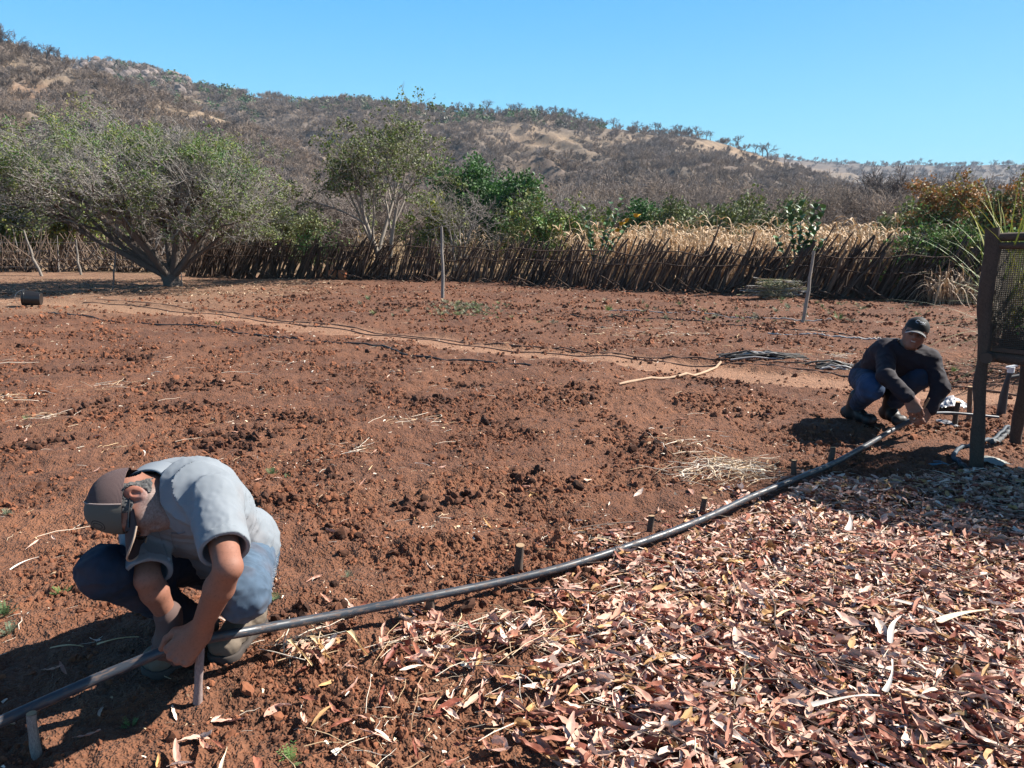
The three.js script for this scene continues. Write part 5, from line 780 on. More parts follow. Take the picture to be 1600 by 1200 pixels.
function netMesh(f, lo, hi, cell, colorAt) {
  const nx = Math.ceil((hi.x - lo.x) / cell) + 1, ny = Math.ceil((hi.y - lo.y) / cell) + 1, nz = Math.ceil((hi.z - lo.z) / cell) + 1, val = new Float32Array(nx * ny * nz), Bk = 6, hd = Bk * cell * 0.5 * 1.75 + cell * 2;
  for (let k0 = 0; k0 < nz; k0 += Bk) for (let j0 = 0; j0 < ny; j0 += Bk) for (let i0 = 0; i0 < nx; i0 += Bk) {
    const c = f(lo.x + (i0 + Bk / 2) * cell, lo.y + (j0 + Bk / 2) * cell, lo.z + (k0 + Bk / 2) * cell), skip = Math.abs(c) > hd * 1.5;
    for (let k = k0; k < Math.min(nz, k0 + Bk); k++) for (let j = j0; j < Math.min(ny, j0 + Bk); j++) for (let i = i0; i < Math.min(nx, i0 + Bk); i++) val[(k * ny + j) * nx + i] = skip ? c : f(lo.x + i * cell, lo.y + j * cell, lo.z + k * cell);
  }
  const id = new Int32Array(nx * ny * nz).fill(-1), pos = [], idx = [], at = (i, j, k) => (k * ny + j) * nx + i;
  for (let k = 0; k + 1 < nz; k++) for (let j = 0; j + 1 < ny; j++) for (let i = 0; i + 1 < nx; i++) {
    let sx = 0, sy = 0, sz = 0, n = 0; const v = [];
    for (let c = 0; c < 8; c++) v.push(val[at(i + (c & 1), j + (c >> 1 & 1), k + (c >> 2))]);
    if (v.every((q) => q > 0) || v.every((q) => q <= 0)) continue;
    for (let a = 0; a < 8; a++) for (let b = 0; b < 3; b++) { const o = a | (1 << b); if (o === a) continue; if ((v[a] > 0) === (v[o] > 0)) continue; const t = v[a] / (v[a] - v[o]); sx += (a & 1) + (b === 0 ? t : 0); sy += (a >> 1 & 1) + (b === 1 ? t : 0); sz += (a >> 2) + (b === 2 ? t : 0); n++; }
    id[at(i, j, k)] = pos.length / 3; pos.push(lo.x + (i + sx / n) * cell, lo.y + (j + sy / n) * cell, lo.z + (k + sz / n) * cell);
  }
  for (let k = 1; k + 1 < nz; k++) for (let j = 1; j + 1 < ny; j++) for (let i = 1; i + 1 < nx; i++) {
    const s = val[at(i, j, k)] > 0;
    const quad = (a, b, c, d, flip) => { if (a < 0 || b < 0 || c < 0 || d < 0) return; flip ? idx.push(a, c, b, a, d, c) : idx.push(a, b, c, a, c, d); };
    if (s !== val[at(i + 1, j, k)] > 0) quad(id[at(i, j - 1, k - 1)], id[at(i, j, k - 1)], id[at(i, j, k)], id[at(i, j - 1, k)], s);
    if (s !== val[at(i, j + 1, k)] > 0) quad(id[at(i - 1, j, k - 1)], id[at(i - 1, j, k)], id[at(i, j, k)], id[at(i, j, k - 1)], s);
    if (s !== val[at(i, j, k + 1)] > 0) quad(id[at(i - 1, j - 1, k)], id[at(i, j - 1, k)], id[at(i, j, k)], id[at(i - 1, j, k)], s);
  }
  const nor = new Float32Array(pos.length), e = cell * 0.35, col = colorAt ? new Float32Array(pos.length) : null, uv = new Float32Array(pos.length / 3 * 2);
  for (let q = 0; q < pos.length; q += 3) {
    let x = pos[q], y = pos[q + 1], z = pos[q + 2], gx, gy, gz;
    for (let it = 0; it < 2; it++) { gx = f(x + e, y, z) - f(x - e, y, z); gy = f(x, y + e, z) - f(x, y - e, z); gz = f(x, y, z + e) - f(x, y, z - e); const l = Math.hypot(gx, gy, gz) || 1; gx /= l; gy /= l; gz /= l; if (it === 0) { const d = clamp(f(x, y, z) / Math.max(0.4, l / (2 * e)), -cell * 0.6, cell * 0.6); x -= gx * d; y -= gy * d; z -= gz * d; } }
    pos[q] = x; pos[q + 1] = y; pos[q + 2] = z; nor[q] = gx; nor[q + 1] = gy; nor[q + 2] = gz; uv[q / 3 * 2] = x + z * 0.7; uv[q / 3 * 2 + 1] = y + z * 0.3;
    if (col) { const c = colorAt(x, y, z, gx, gy, gz); col[q] = c[0]; col[q + 1] = c[1]; col[q + 2] = c[2]; }
  }
  const g = new THREE.BufferGeometry(); g.setAttribute('position', new THREE.Float32BufferAttribute(pos, 3)); g.setAttribute('normal', new THREE.BufferAttribute(nor, 3)); g.setAttribute('uv', new THREE.BufferAttribute(uv, 2)); if (col) g.setAttribute('color', new THREE.BufferAttribute(col, 3)); g.setIndex(idx); return g;
}
function boxOf(pts, pad) { const lo = V(1e9, 1e9, 1e9), hi = V(-1e9, -1e9, -1e9); for (const p of pts) { lo.min(p); hi.max(p); } lo.subScalar(pad); hi.addScalar(pad); return [lo, hi]; }
const lerpV = (a, b, t) => a.clone().lerp(b, t);
// local frame from up and forward; x = the person's left
function frameOf(o, up, fwd, k = 1) { const y = up.clone().normalize(), z = fwd.clone().addScaledVector(y, -fwd.dot(y)).normalize(), x = V(0, 0, 0).crossVectors(y, z); return { o, x, y, z, k, at: (a, b, c) => { a *= k; b *= k; c *= k; return V(o.x + x.x * a + y.x * b + z.x * c, o.y + x.y * a + y.y * b + z.y * c, o.z + x.z * a + y.z * b + z.z * c); }, loc: (p) => { const d = p.clone().sub(o).divideScalar(k); return V(d.dot(x), d.dot(y), d.dot(z)); }, m: () => new THREE.Matrix4().makeBasis(x, y, z).setPosition(o) }; }
// hand: wrist w, towards knuckles d, palm faces n, thumb lies on side s; curl per finger 0..1
function handField(w, d, n, s, k, curls, thumb, size = 1) {
  d = d.clone().normalize(); n = n.clone().addScaledVector(d, -n.dot(d)).normalize(); s = V(0, 0, 0).crossVectors(d, n).multiplyScalar(s); // s = +1 or -1
  const at = (a, b, c) => w.clone().addScaledVector(d, a * size).addScaledVector(n, b * size).addScaledVector(s, c * size), parts = [], tips = [];
  const palm = []; const base = [[0.088, -0.002, 0.028], [0.093, -0.005, 0.008], [0.088, -0.003, -0.012], [0.078, 0.002, -0.030]], len = [[0.043, 0.026, 0.021], [0.047, 0.030, 0.022], [0.043, 0.028, 0.021], [0.034, 0.021, 0.019]], rad = [0.0090, 0.0093, 0.0088, 0.0079];
  for (let i = 0; i < 4; i++) { const [a, b, c] = base[i]; palm.push(cone(at(0.0, 0, c * 0.62), at(a, b, c), 0.0165 * size, 0.0125 * size)); }
  const kn = base.map(([a, b, c], i) => cone(at(a + 0.002, b - 0.006, c), at(a - 0.008, b - 0.003, c), 0.0098 * size, 0.006 * size));
  palm.push(cone(at(-0.016, 0, 0), at(0.03, 0.002, 0), 0.024 * size, 0.022 * size));
  palm.push(cone(at(0.015, 0.008, 0.02), at(0.05, 0.014, 0.034), 0.019 * size, 0.014 * size)); // ball of the thumb
  { const pf = blend(palm, 0.013), kf = blend(kn, 0.004); parts.push((x, y, z) => smin(pf(x, y, z), kf(x, y, z), 0.006)); }
  for (let i = 0; i < 4; i++) {
    let p = at(...base[i]), ang = 0, r = rad[i] * size; const chain = [cone(at(base[i][0] - 0.01, base[i][1], base[i][2]), p, r * 1.12, r * 1.12)];
    for (let j = 0; j < 3; j++) { ang += curls[i] * [1.35, 1.55, 1.0][j]; const dir = d.clone().multiplyScalar(Math.cos(ang)).addScaledVector(n, Math.sin(ang)).addScaledVector(s, (0.05 - 0.035 * i) * (1 - curls[i])).normalize(), q = p.clone().addScaledVector(dir, len[i][j] * size); chain.push(cone(p, q, r * [1.06, 1.0, 0.94][j], r * [0.98, 0.92, 0.78][j])); p = q; }
    tips.push(p); parts.push(blend(chain, 0.004));
  }
  { const [t1, t2, t3] = thumb.map((q) => at(...q)); parts.push(blend([cone(at(0.03, 0.008, 0.03), t1, 0.0145 * size, 0.0125 * size), cone(t1, t2, 0.0125 * size, 0.0105 * size), cone(t2, t3, 0.0108 * size, 0.0085 * size)], 0.006)); tips.push(t3); }
  const f = (x, y, z) => { let r = parts[0](x, y, z); for (let i = 1; i < parts.length; i++) r = smin(r, parts[i](x, y, z), i === 5 ? 0.006 : 0.0022); return r; };
  return { f, pts: [w, at(-0.03, 0, 0), ...tips, at(0.1, 0.03, 0.04), at(0.1, -0.02, -0.04), at(0.05, 0.03, 0.06)] };
}
// head: field in the head's own frame H (origin between the ears)
const cone0 = cone;
function headField(H, o = {}) {
  const K = H.k, L = (a, b, c) => H.at(a, b, c), E = (c, r) => ell(L(...c), V(...r).multiplyScalar(K), H), cone = (p, q, a, b) => cone0(p, q, a * K, b * K);
  const skull = E([0, 0.035, -0.012], [0.078, 0.092, 0.100]), list = [skull, E([0, -0.02, 0.035], [0.063, 0.082, 0.060]), cone(L(0.0, -0.058, 0.012), L(0, -0.088, 0.062), 0.054, 0.026), cone(L(0.048, -0.035, 0.0), L(0.02, -0.09, 0.05), 0.024, 0.02), cone(L(-0.048, -0.035, 0.0), L(-0.02, -0.09, 0.05), 0.024, 0.02), cone(L(0.034, -0.024, 0.064), L(0.042, -0.016, 0.05), 0.022, 0.02), cone(L(-0.034, -0.024, 0.064), L(-0.042, -0.016, 0.05), 0.022, 0.02)];
  const core = blend(list, 0.03), nose = blend([cone(L(0, 0.012, 0.088), L(0, -0.026, 0.110), 0.009, 0.0125), cone(L(0.011, -0.031, 0.097), L(-0.011, -0.031, 0.097), 0.0085, 0.0085)], 0.01), brow = cone(L(-0.038, 0.026, 0.078), L(0.038, 0.026, 0.078), 0.011, 0.011);
  const lipU = cone(L(-0.020, -0.0535, 0.0925), L(0.020, -0.0535, 0.0925), 0.0062, 0.0062), lipL = cone(L(-0.017, -0.0655, 0.090), L(0.017, -0.0655, 0.090), 0.0068, 0.0068), eyes = [1, -1].map((s) => cone(L(0.032 * s, 0.003, 0.098), L(0.032 * s, 0.003, 0.1), 0.0155, 0.0155)), mouth = cone(L(-0.026, -0.058, 0.102), L(0.026, -0.058, 0.102), 0.0045, 0.0045);
  const ears = [1, -1].map((s) => blend([ell(L(0.0825 * s, 0.0, -0.012), V(0.010, 0.034, 0.021).multiplyScalar(K), frameOf(L(0.08 * s, 0, -0.012), H.y.clone().addScaledVector(H.z, -0.15), H.z.clone().addScaledVector(H.x, -0.35 * s))), cone(L(0.075 * s, 0, 0), L(0.076 * s, -0.02, 0.002), 0.012, 0.010)], 0.008)), bowl = [1, -1].map((s) => cone(L(0.094 * s, 0.002, -0.006), L(0.094 * s, -0.012, -0.004), 0.0095, 0.0075));
  const f = (x, y, z) => { let d = core(x, y, z); d = smin(d, brow(x, y, z), 0.016); d = smax(d, -eyes[0](x, y, z), 0.008); d = smax(d, -eyes[1](x, y, z), 0.008); d = smin(d, nose(x, y, z), 0.012); d = smin(d, lipU(x, y, z), 0.008); d = smin(d, lipL(x, y, z), 0.008); d = smax(d, -mouth(x, y, z), 0.004); for (let i = 0; i < 2; i++) d = smin(d, smax(ears[i](x, y, z), -bowl[i](x, y, z), 0.004), 0.006); return d; };
  return { f, skull, L };
}
// cap: crown panels, brim and button in the head frame
function capParts(parent, H, o) {
  const cap = new THREE.Group(); cap.name = 'cap'; parent.add(cap);
  const FA = o.fa ?? 1.02, tilt = o.tilt ?? 0, R = [0.0885, 0.100 * (o.tall ?? 1), 0.108], y0 = 0.034, pt = (az, el, inflate = 0) => { const c = Math.cos(el), x = Math.sin(az) * c * (R[0] + inflate), z = Math.cos(az) * c * (R[2] + inflate) - 0.008, flat = Math.pow(Math.sin(el), o.dome ?? 0.92), y = y0 + flat * (R[1] + inflate) + (o.front ?? 0) * Math.max(0, Math.cos(az)) * Math.sin(el * 2) * 0.5; return H.at(x, y * Math.cos(tilt) + z * Math.sin(tilt) * 0.2, z); };
  const shell = (name, a0, a1, mat, nu = 20) => { const g = new Geo(); g.grid(nu, 14, (s, t) => pt(mix(a0, a1, s), t * Math.PI / 2).toArray()); const n = g.count; g.grid(nu, 14, (s, t) => pt(mix(a1, a0, s), t * Math.PI / 2, -0.004).toArray()); return part(name, g.build(true), mat, cap); };
  const fr = part('front_panel', (() => { const g = new Geo(); g.grid(24, 14, (s, t) => pt(mix(-FA, FA, s), t * Math.PI / 2, 0.0012).toArray()); return g.build(true); })(), o.frontMat, cap);
  shell('back_panel', FA, 2 * Math.PI - FA, o.backMat, 40); shell('inner_panel', -FA, FA, o.backMat, 16).scale.setScalar(1);
  // brim: curved plate with thickness
  const brim = (s, t, th) => { const a = (s - 0.5) * 2, w = (o.bw ?? 0.078) * Math.sqrt(Math.max(0, 1 - Math.pow(Math.abs(a), 2.6) * 0.12)), x = a * w, zin = 0.098 * Math.sqrt(Math.max(0.02, 1 - a * a * 0.72)), zo = 0.098 + (o.bl ?? 0.072) * Math.pow(Math.max(0, 1 - Math.pow(Math.abs(a), 2.4)), 0.55), z = mix(zin - 0.012, Math.max(zin, zo), t), y = 0.036 - (o.curve ?? 0.030) * a * a - 0.014 * t - 0.004 + th; return H.at(x, y, z); };
  const g = new Geo(); g.grid(20, 8, (s, t) => brim(1 - s, t, 0.0018).toArray()); g.grid(20, 8, (s, t) => brim(s, t, -0.0018).toArray()); part('brim', g.build(true), o.brimMat, cap);
  const eg = new Geo(), pts = []; for (let i = 0; i <= 28; i++) pts.push(brim(i / 28, 1, 0)); eg.tube(pts, pts.map(() => 0.0028), 6); part('brim_edge', eg.build(), o.edgeMat, cap);
  const bt = part('button', new THREE.SphereGeometry(0.007, 10, 6), o.backMat, cap); bt.position.copy(pt(0, Math.PI / 2)); 
  if (o.band) { const bg = new Geo(), bp = []; for (const sgn of [1, -1]) { const q = []; for (let i = 0; i <= 12; i++) q.push(pt(FA * sgn, i / 12 * Math.PI / 2, 0.002)); bg.tube(q, q.map(() => 0.0022), 5); } part('seam', bg.build(), o.band, cap); }
  return cap;
}
function fold(p, q, n, seed, amp) { return (x, y, z) => amp * (Math.abs(n3(x * p + seed, y * q, z * n)) - 0.35); }
// ---------- man in the grey shirt, squatting at the left ----------
const SKIN = (o) => new THREE.MeshPhysicalMaterial({ vertexColors: true, roughness: 0.68, sheen: 0.15, sheenRoughness: 0.6, ...o });
{
  const man = thing('person', 'man squatting in grey short-sleeved shirt, jeans and trucker cap, bending over the pipe', 'person', V(0, 0, 0), 'the two men');
  const gy = (p) => gh(p.x, p.z, false);
  const LToe = G(338, 1037), RToe = G(226, 1056), LHeel = LToe.clone().add(V(0.045, 0, -0.185)), RHeel = RToe.clone().add(V(0.10, 0, -0.165));
  const LAnk = LHeel.clone().lerp(LToe, 0.16).setY(0.105), RAnk = RHeel.clone().lerp(RToe, 0.16).setY(0.115);
  const LKnee = P(380, 930, 2.10), RKnee = P(163, 893, 2.11), LHip = P(388, 868, 2.50), RHip = P(322, 868, 2.58);
  const C7 = P(260, 768, 2.20), LSh = P(334, 782, 2.10), RSh = P(222, 802, 2.30), LEl = P(357, 886, 1.93), LWr = P(311, 988, 2.075), REl = P(231, 906, 2.12), RWr = P(264, 966, 2.19);
  const lat = LSh.clone().sub(RSh).normalize(), latH = LHip.clone().sub(RHip).normalize(), hipC = lerpV(LHip, RHip, 0.5);
  // head
  const hO = P(217, 785, 2.11), H = frameOf(hO, V(-0.94, 0.06, 0.25), V(0.09, -0.83, 0.56), 0.84), hf = headField(H);
  const up = P(278, 776, 2.21), mid = P(312, 812, 2.36), low = P(347, 846, 2.48);
  const slab = (c, l, w, r1) => cone(c.clone().addScaledVector(l, -w), c.clone().addScaledVector(l, w), r1, r1);
  const torso = (k) => [slab(up, lat, 0.085, 0.093 + k), slab(lerpV(up, mid, 0.5), lat, 0.085, 0.102 + k), slab(mid, lerpV(lat, latH, 0.5), 0.075, 0.105 + k), slab(low, latH, 0.07, 0.105 + k), cone(LSh, lerpV(LSh, up, 0.3), 0.058 + k, 0.075 + k), cone(RSh, lerpV(RSh, up, 0.3), 0.058 + k, 0.075 + k), cone(C7, up, 0.062 + k, 0.08 + k)];
  const legs = (k) => [slab(hipC, latH, 0.06, 0.105 + k), cone(LHip, LKnee, 0.088 + k, 0.061 + k), cone(RHip, RKnee, 0.088 + k, 0.061 + k), cone(LKnee, LAnk, 0.057 + k, 0.040 + k), cone(RKnee, RAnk, 0.057 + k, 0.040 + k)];
  // ---- hands
  const lh = handField(LWr, P(277, 1024, 2.085).sub(LWr), V(0.10, -0.30, -0.95), -1, 0, [0.66, 0.7, 0.74, 0.78], [[0.058, 0.014, 0.048], [0.088, 0.014, 0.052], [0.118, 0.016, 0.046]], 1.06);
  const rh = handField(RWr, P(254, 1004, 2.20).sub(RWr), V(0.55, -0.15, -0.5), 1, 0, [0.72, 0.75, 0.78, 0.8], [[0.055, 0.024, 0.050], [0.085, 0.032, 0.046], [0.108, 0.040, 0.030]], 1.1);
  const skinC = (x, y, z) => { const q = 0.95 + 0.06 * n3(x * 90, y * 90, z * 90) + 0.06 * n3(x * 9, y * 9, z * 9); const s = n3(x * 230, y * 230, z * 230) > 0.62 ? 0.8 : 1; return [0.26 * q * s, 0.112 * q * s, 0.072 * q * s]; };
  const arms = blend([cone(LSh, LEl, 0.046, 0.034), cone(LEl, lerpV(LEl, LWr, 0.3), 0.033, 0.0375), cone(lerpV(LEl, LWr, 0.3), LWr, 0.0375, 0.025)], 0.012), armR = blend([cone(RSh, REl, 0.043, 0.034), cone(REl, lerpV(REl, RWr, 0.3), 0.0335, 0.0365), cone(lerpV(REl, RWr, 0.3), RWr, 0.0365, 0.025)], 0.012);
  const armL = arms;
  const LA = (x, y, z) => smin(armL(x, y, z), lh.f(x, y, z), 0.02);
  const core = blend([...torso(-0.014), ...legs(-0.016), cone(LSh, lerpV(LSh, LEl, 0.5), 0.04, 0.036), cone(RSh, lerpV(RSh, REl, 0.5), 0.04, 0.036), cone(LAnk, lerpV(LHeel, LToe, 0.6).setY(0.045), 0.03, 0.022), cone(RAnk, lerpV(RHeel, RToe, 0.6).setY(0.045), 0.03, 0.022)], 0.03), neck = cone(H.at(0, -0.045, -0.028), C7, 0.050, 0.062);
  const headF = (x, y, z) => smin(hf.f(x, y, z), neck(x, y, z), 0.022);
  const faceC = (x, y, z) => { const q = H.loc(V(x, y, z)), b = skinC(x, y, z), st = sst(0.004, -0.03, q.y + 0.25 * Math.max(0, q.z - 0.075)) * sst(-0.03, 0.0, q.z + 0.02) * sst(-0.125, -0.095, q.y) * (Math.abs(q.x) < 0.09 ? 1 : 0), nz = 0.75 + 0.4 * n3(x * 220, y * 220, z * 220), red = Math.exp(-((Math.abs(q.x) - 0.086) ** 2) * 9000) * (Math.abs(q.y) < 0.04 ? 0.35 : 0), w = st * 0.62; return [mix(b[0], 0.27 * nz, w) + red * 0.10, mix(b[1], 0.24 * nz, w) - red * 0.02, mix(b[2], 0.225 * nz, w) - red * 0.015]; };
  const [l1, h1] = boxOf([C7, LSh, RSh, LHip, RHip, LKnee, RKnee, LAnk, RAnk, LToe, RToe, LEl, REl, RWr, LWr], 0.13);
  const bodyGeo = mergeGeometries([netMesh(core, l1, h1, 0.011, skinC), netMesh(LA, ...boxOf([lerpV(LSh, LEl, 0.45), LEl, LWr, ...lh.pts], 0.05), 0.0034, skinC), netMesh(armR, ...boxOf([lerpV(RSh, REl, 0.5), REl, RWr], 0.055), 0.005, skinC), netMesh(headF, ...boxOf([H.at(0.09, 0.13, 0.12), H.at(-0.09, -0.12, -0.12), H.at(0.09, -0.12, 0.12), H.at(-0.09, 0.13, -0.12), C7], 0.03), 0.0038, faceC)]);
  part('body', bodyGeo, SKIN(), man);
  // ---- glove on the right hand
  const gl = (x, y, z) => smin(rh.f(x, y, z) - 0.0022, smax(cone(lerpV(RWr, REl, 0.12), RWr, 0.036, 0.036)(x, y, z), 0, 0.001), 0.012);
  part('work_glove', netMesh(gl, ...boxOf(rh.pts.concat([lerpV(RWr, REl, 0.15)]), 0.05), 0.0042), std(lin(0.10, 0.062, 0.055), 0.85), man);
  // ---- shirt
  const shirtTone = (x, y, z) => { const q = 0.95 + 0.06 * n3(x * 13, y * 13, z * 13); const st = sst(0.35, 0.8, n3(x * 5 + 2, y * 5, z * 5)) * 0.18; return [mix(0.20 * q, 0.2, st), mix(0.225 * q, 0.13, st), mix(0.252 * q, 0.1, st)]; };
  const tor = blend(torso(0.010), 0.055), dL = LEl.clone().sub(LSh).normalize(), dR = REl.clone().sub(RSh).normalize(), hemL = lerpV(LSh, LEl, 0.76), hemR = lerpV(RSh, REl, 0.93);
  const slL = cone(LSh, lerpV(LSh, LEl, 0.9), 0.070, 0.062), slR = cone(RSh, lerpV(RSh, REl, 1.05), 0.070, 0.062), cutL = half(hemL, dL), cutR = half(hemR, dR), inL = cone(lerpV(LSh, LEl, 0.6), lerpV(LSh, LEl, 1), 0.052, 0.054), inR = cone(lerpV(RSh, REl, 0.75), lerpV(RSh, REl, 1.2), 0.05, 0.054);
  const spine = C7.clone().sub(hipC).normalize(), hemP = lerpV(hipC, C7, 0.02).addScaledVector(spine, 0.02), hemN = spine.clone().multiplyScalar(-1).addScaledVector(V(0, -0.25, 0.35), 0.5).normalize(), cutH = half(hemP, hemN), neckHole = cone(C7.clone().lerp(up, 0.05), H.at(0, -0.02, -0.02), 0.069, 0.069);
  const axis = (x, y, z) => (x - hipC.x) * spine.x + (y - hipC.y) * spine.y + (z - hipC.z) * spine.z;
  const shirt = (x, y, z) => {
    let d = tor(x, y, z); const a = axis(x, y, z);
    const across = (x - hipC.x) * lat.x + (y - hipC.y) * lat.y + (z - hipC.z) * lat.z;
    const cr = 0.0095 * (0.3 - Math.abs(n3(across * 3.0 + 2, a * 11 + across * 8, 3.0))) + 0.0028 * (0.3 - Math.abs(n3(x * 6 + 9, y * 14, z * 7))) + 0.0007 * n3(x * 34, y * 34, z * 34);
    d -= cr * 1.35;
    const hem = smax(d - 0.014 * sst(0.2, 0.0, a), cutH(x, y, z) - 0.008 * n3(x * 12, y * 12, z * 12), 0.01); d = hem;
    let s1 = slL(x, y, z) - 0.005 * (0.32 - Math.abs(n3(x * 10 + 4, y * 6, z * 10))) - 0.001 * n3(x * 40, y * 40, z * 40), s2 = slR(x, y, z) - 0.0075 * (0.32 - Math.abs(n3(x * 10 + 7, y * 6, z * 10)));
    const hL = cutL(x, y, z), hR = cutR(x, y, z); if (hL > -0.024) s1 -= 0.0016; if (hR > -0.024) s2 -= 0.0016;
    s1 = smax(smax(s1, cutL(x, y, z), 0.004), -inL(x, y, z), 0.004); s2 = smax(smax(s2, cutR(x, y, z), 0.004), -inR(x, y, z), 0.004);
    d = smin(smin(d, s1, 0.028), s2, 0.028);
    d = smax(d, cutL(x, y, z) > 0 && inL(x, y, z) < 0 ? -inL(x, y, z) : -1, 0.001);
    return smax(d, -neckHole(x, y, z), 0.01);
  };
  part('shirt', netMesh(shirt, ...boxOf([C7, LSh, RSh, hemL, hemR, hipC, LHip, RHip, low], 0.15), 0.0047, shirtTone), new THREE.MeshPhysicalMaterial({ vertexColors: true, roughness: 0.9, sheen: 0.2, sheenRoughness: 0.8 }), man);
  // collar: stand and folded leaf round the neck hole, open in front
  {
    const na = H.at(0, -0.02, -0.02).sub(C7).normalize(), back = up.clone().sub(mid).normalize().add(V(0.3, 0.6, -0.3)), cf = frameOf(C7.clone().addScaledVector(na, 0.056), na, V(-0.3, -0.85, 0.45)), g = new Geo(), gi = new Geo();
    const leaf = (s, t, o) => { const a = mix(0.75, 2 * Math.PI - 0.75, s), w = 1 + 0.06 * Math.sin(a * 3), r0 = 0.074 * w, y = t < 0.4 ? mix(-0.012, 0.026, t / 0.4) : mix(0.026, -0.026 - 0.022 * Math.pow(Math.abs(s - 0.5) * 2, 3), (t - 0.4) / 0.6), r1 = t < 0.4 ? r0 - 0.004 * t : mix(r0, r0 + 0.018 + 0.012 * Math.pow(Math.abs(s - 0.5) * 2, 3), (t - 0.4) / 0.6); return cf.at(Math.sin(a) * (r1 + o) * 1.05, y, Math.cos(a) * (r1 + o)).toArray(); };
    g.grid(48, 12, (s, t) => leaf(s, t, 0.0015)); gi.grid(48, 12, (s, t) => leaf(1 - s, t, -0.0015)); const c = part('collar', mergeGeometries([g.build(true), gi.build(true)]), std(lin(0.205, 0.232, 0.262), 0.9, { side: THREE.DoubleSide }), man);
  }
  // placket, pocket and buttons on the chest
  {
    const onShirt = (p, dir) => { const q = p.clone(); for (let i = 0; i < 60; i++) { const d = shirt(q.x, q.y, q.z); if (d < 0.0005) break; q.addScaledVector(dir, Math.max(0.0008, d * 0.6)); } return q; };
    const bm = std(lin(0.16, 0.17, 0.19), 0.4);
    for (const [u, v] of [[254, 846], [263, 874]]) { const o = P(u, v, 1.7), dir = P(u, v, 2.4).sub(o).normalize(), q = onShirt(o, dir), b = part('button', new THREE.CylinderGeometry(0.0055, 0.0055, 0.0025, 12), bm, man); b.position.copy(q); b.quaternion.setFromUnitVectors(V(0, 1, 0), dir.clone().negate()); }
    const pg = new Geo(), ln = (list, rr) => { const pts = []; for (let i = 0; i + 1 < list.length; i++) for (let k = 0; k < 6; k++) { const u = mix(list[i][0], list[i + 1][0], k / 6), v = mix(list[i][1], list[i + 1][1], k / 6), o = P(u, v, 1.6); pts.push(onShirt(o, P(u, v, 2.4).sub(o).normalize())); } pg.tube(pts, pts.map(() => rr), 5); };
    ln([[268, 833], [280, 834], [291, 831]], 0.0026); ln([[268, 833], [270, 850], [276, 862]], 0.0016); ln([[248, 830], [258, 858], [266, 884]], 0.0016); ln([[336, 838], [346, 852], [350, 862]], 0.0018);
    part('pocket_seam', pg.build(), std(lin(0.15, 0.165, 0.19), 0.9), man).userData.kind = 'stuff';
  }
  // ---- jeans
  const lgs = legs(0.006), pelv = blend([lgs[1], lgs[2]], 0.035), cutA = half(lerpV(LAnk, LKnee, 0.06), LAnk.clone().sub(LKnee).normalize()), cutB = half(lerpV(RAnk, RKnee, 0.06), RAnk.clone().sub(RKnee).normalize()), waist = half(lerpV(hipC, C7, 0.17), spine);
  const jeans = (x, y, z) => { let d = smin(smin(smin(smax(lgs[0](x, y, z), waist(x, y, z), 0.01), pelv(x, y, z), 0.035), smax(lgs[3](x, y, z), cutA(x, y, z), 0.004), 0.035), smax(lgs[4](x, y, z), cutB(x, y, z), 0.004), 0.035); const near = 1 + 1.3 * Math.max(Math.exp(-(((x - LKnee.x) ** 2 + (y - LKnee.y) ** 2 + (z - LKnee.z) ** 2) * 60)), Math.exp(-(((x - RKnee.x) ** 2 + (y - RKnee.y) ** 2 + (z - RKnee.z) ** 2) * 60))); d -= 0.0042 * near * (0.3 - Math.abs(n3(x * 8 + 3, y * 17, z * 11))) + 0.0022 * n3(x * 26, y * 30, z * 26); return d; };
  const dL2 = LKnee.clone().sub(LHip).normalize();
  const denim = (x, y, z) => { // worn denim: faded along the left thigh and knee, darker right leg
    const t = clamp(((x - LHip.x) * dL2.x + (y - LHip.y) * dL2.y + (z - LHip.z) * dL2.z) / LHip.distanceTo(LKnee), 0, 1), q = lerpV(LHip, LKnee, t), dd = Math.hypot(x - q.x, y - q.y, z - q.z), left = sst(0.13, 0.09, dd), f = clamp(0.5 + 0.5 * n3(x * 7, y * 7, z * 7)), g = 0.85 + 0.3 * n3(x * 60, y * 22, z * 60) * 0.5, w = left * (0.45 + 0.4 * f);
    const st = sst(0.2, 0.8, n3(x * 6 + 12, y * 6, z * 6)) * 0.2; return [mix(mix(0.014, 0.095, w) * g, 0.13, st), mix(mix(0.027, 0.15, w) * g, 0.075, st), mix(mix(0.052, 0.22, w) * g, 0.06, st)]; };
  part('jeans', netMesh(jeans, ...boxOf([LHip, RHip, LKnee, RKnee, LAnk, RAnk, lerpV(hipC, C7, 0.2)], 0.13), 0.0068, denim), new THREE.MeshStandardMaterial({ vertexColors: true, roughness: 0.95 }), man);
  // frayed tear behind the left knee
  {
    const g = new Geo(), r = RNG(5), dir = LKnee.clone().sub(LHip).normalize(), out = V(1, 0, 0).addScaledVector(dir, -dir.x).normalize();
    for (let k = 0; k < 46; k++) { const t = 0.1 + 0.8 * r(), p = lerpV(LHip, LKnee, t).addScaledVector(out, mix(0.094, 0.067, t) - 0.003).add(V(0, (r() - 0.5) * 0.03, 0)), L = 0.003 + 0.006 * r(); g.tube([p, p.clone().add(V(L * 0.7, (r() - 0.6) * L, (r() - 0.5) * L)), p.clone().add(V(L, (r() - 0.8) * L * 1.5, (r() - 0.5) * L))], [0.0009, 0.0008, 0.0005], 3); }
    part('frayed_edge', g.build(), std(lin(0.3, 0.34, 0.38), 0.9), man).userData.kind = 'stuff';
  }
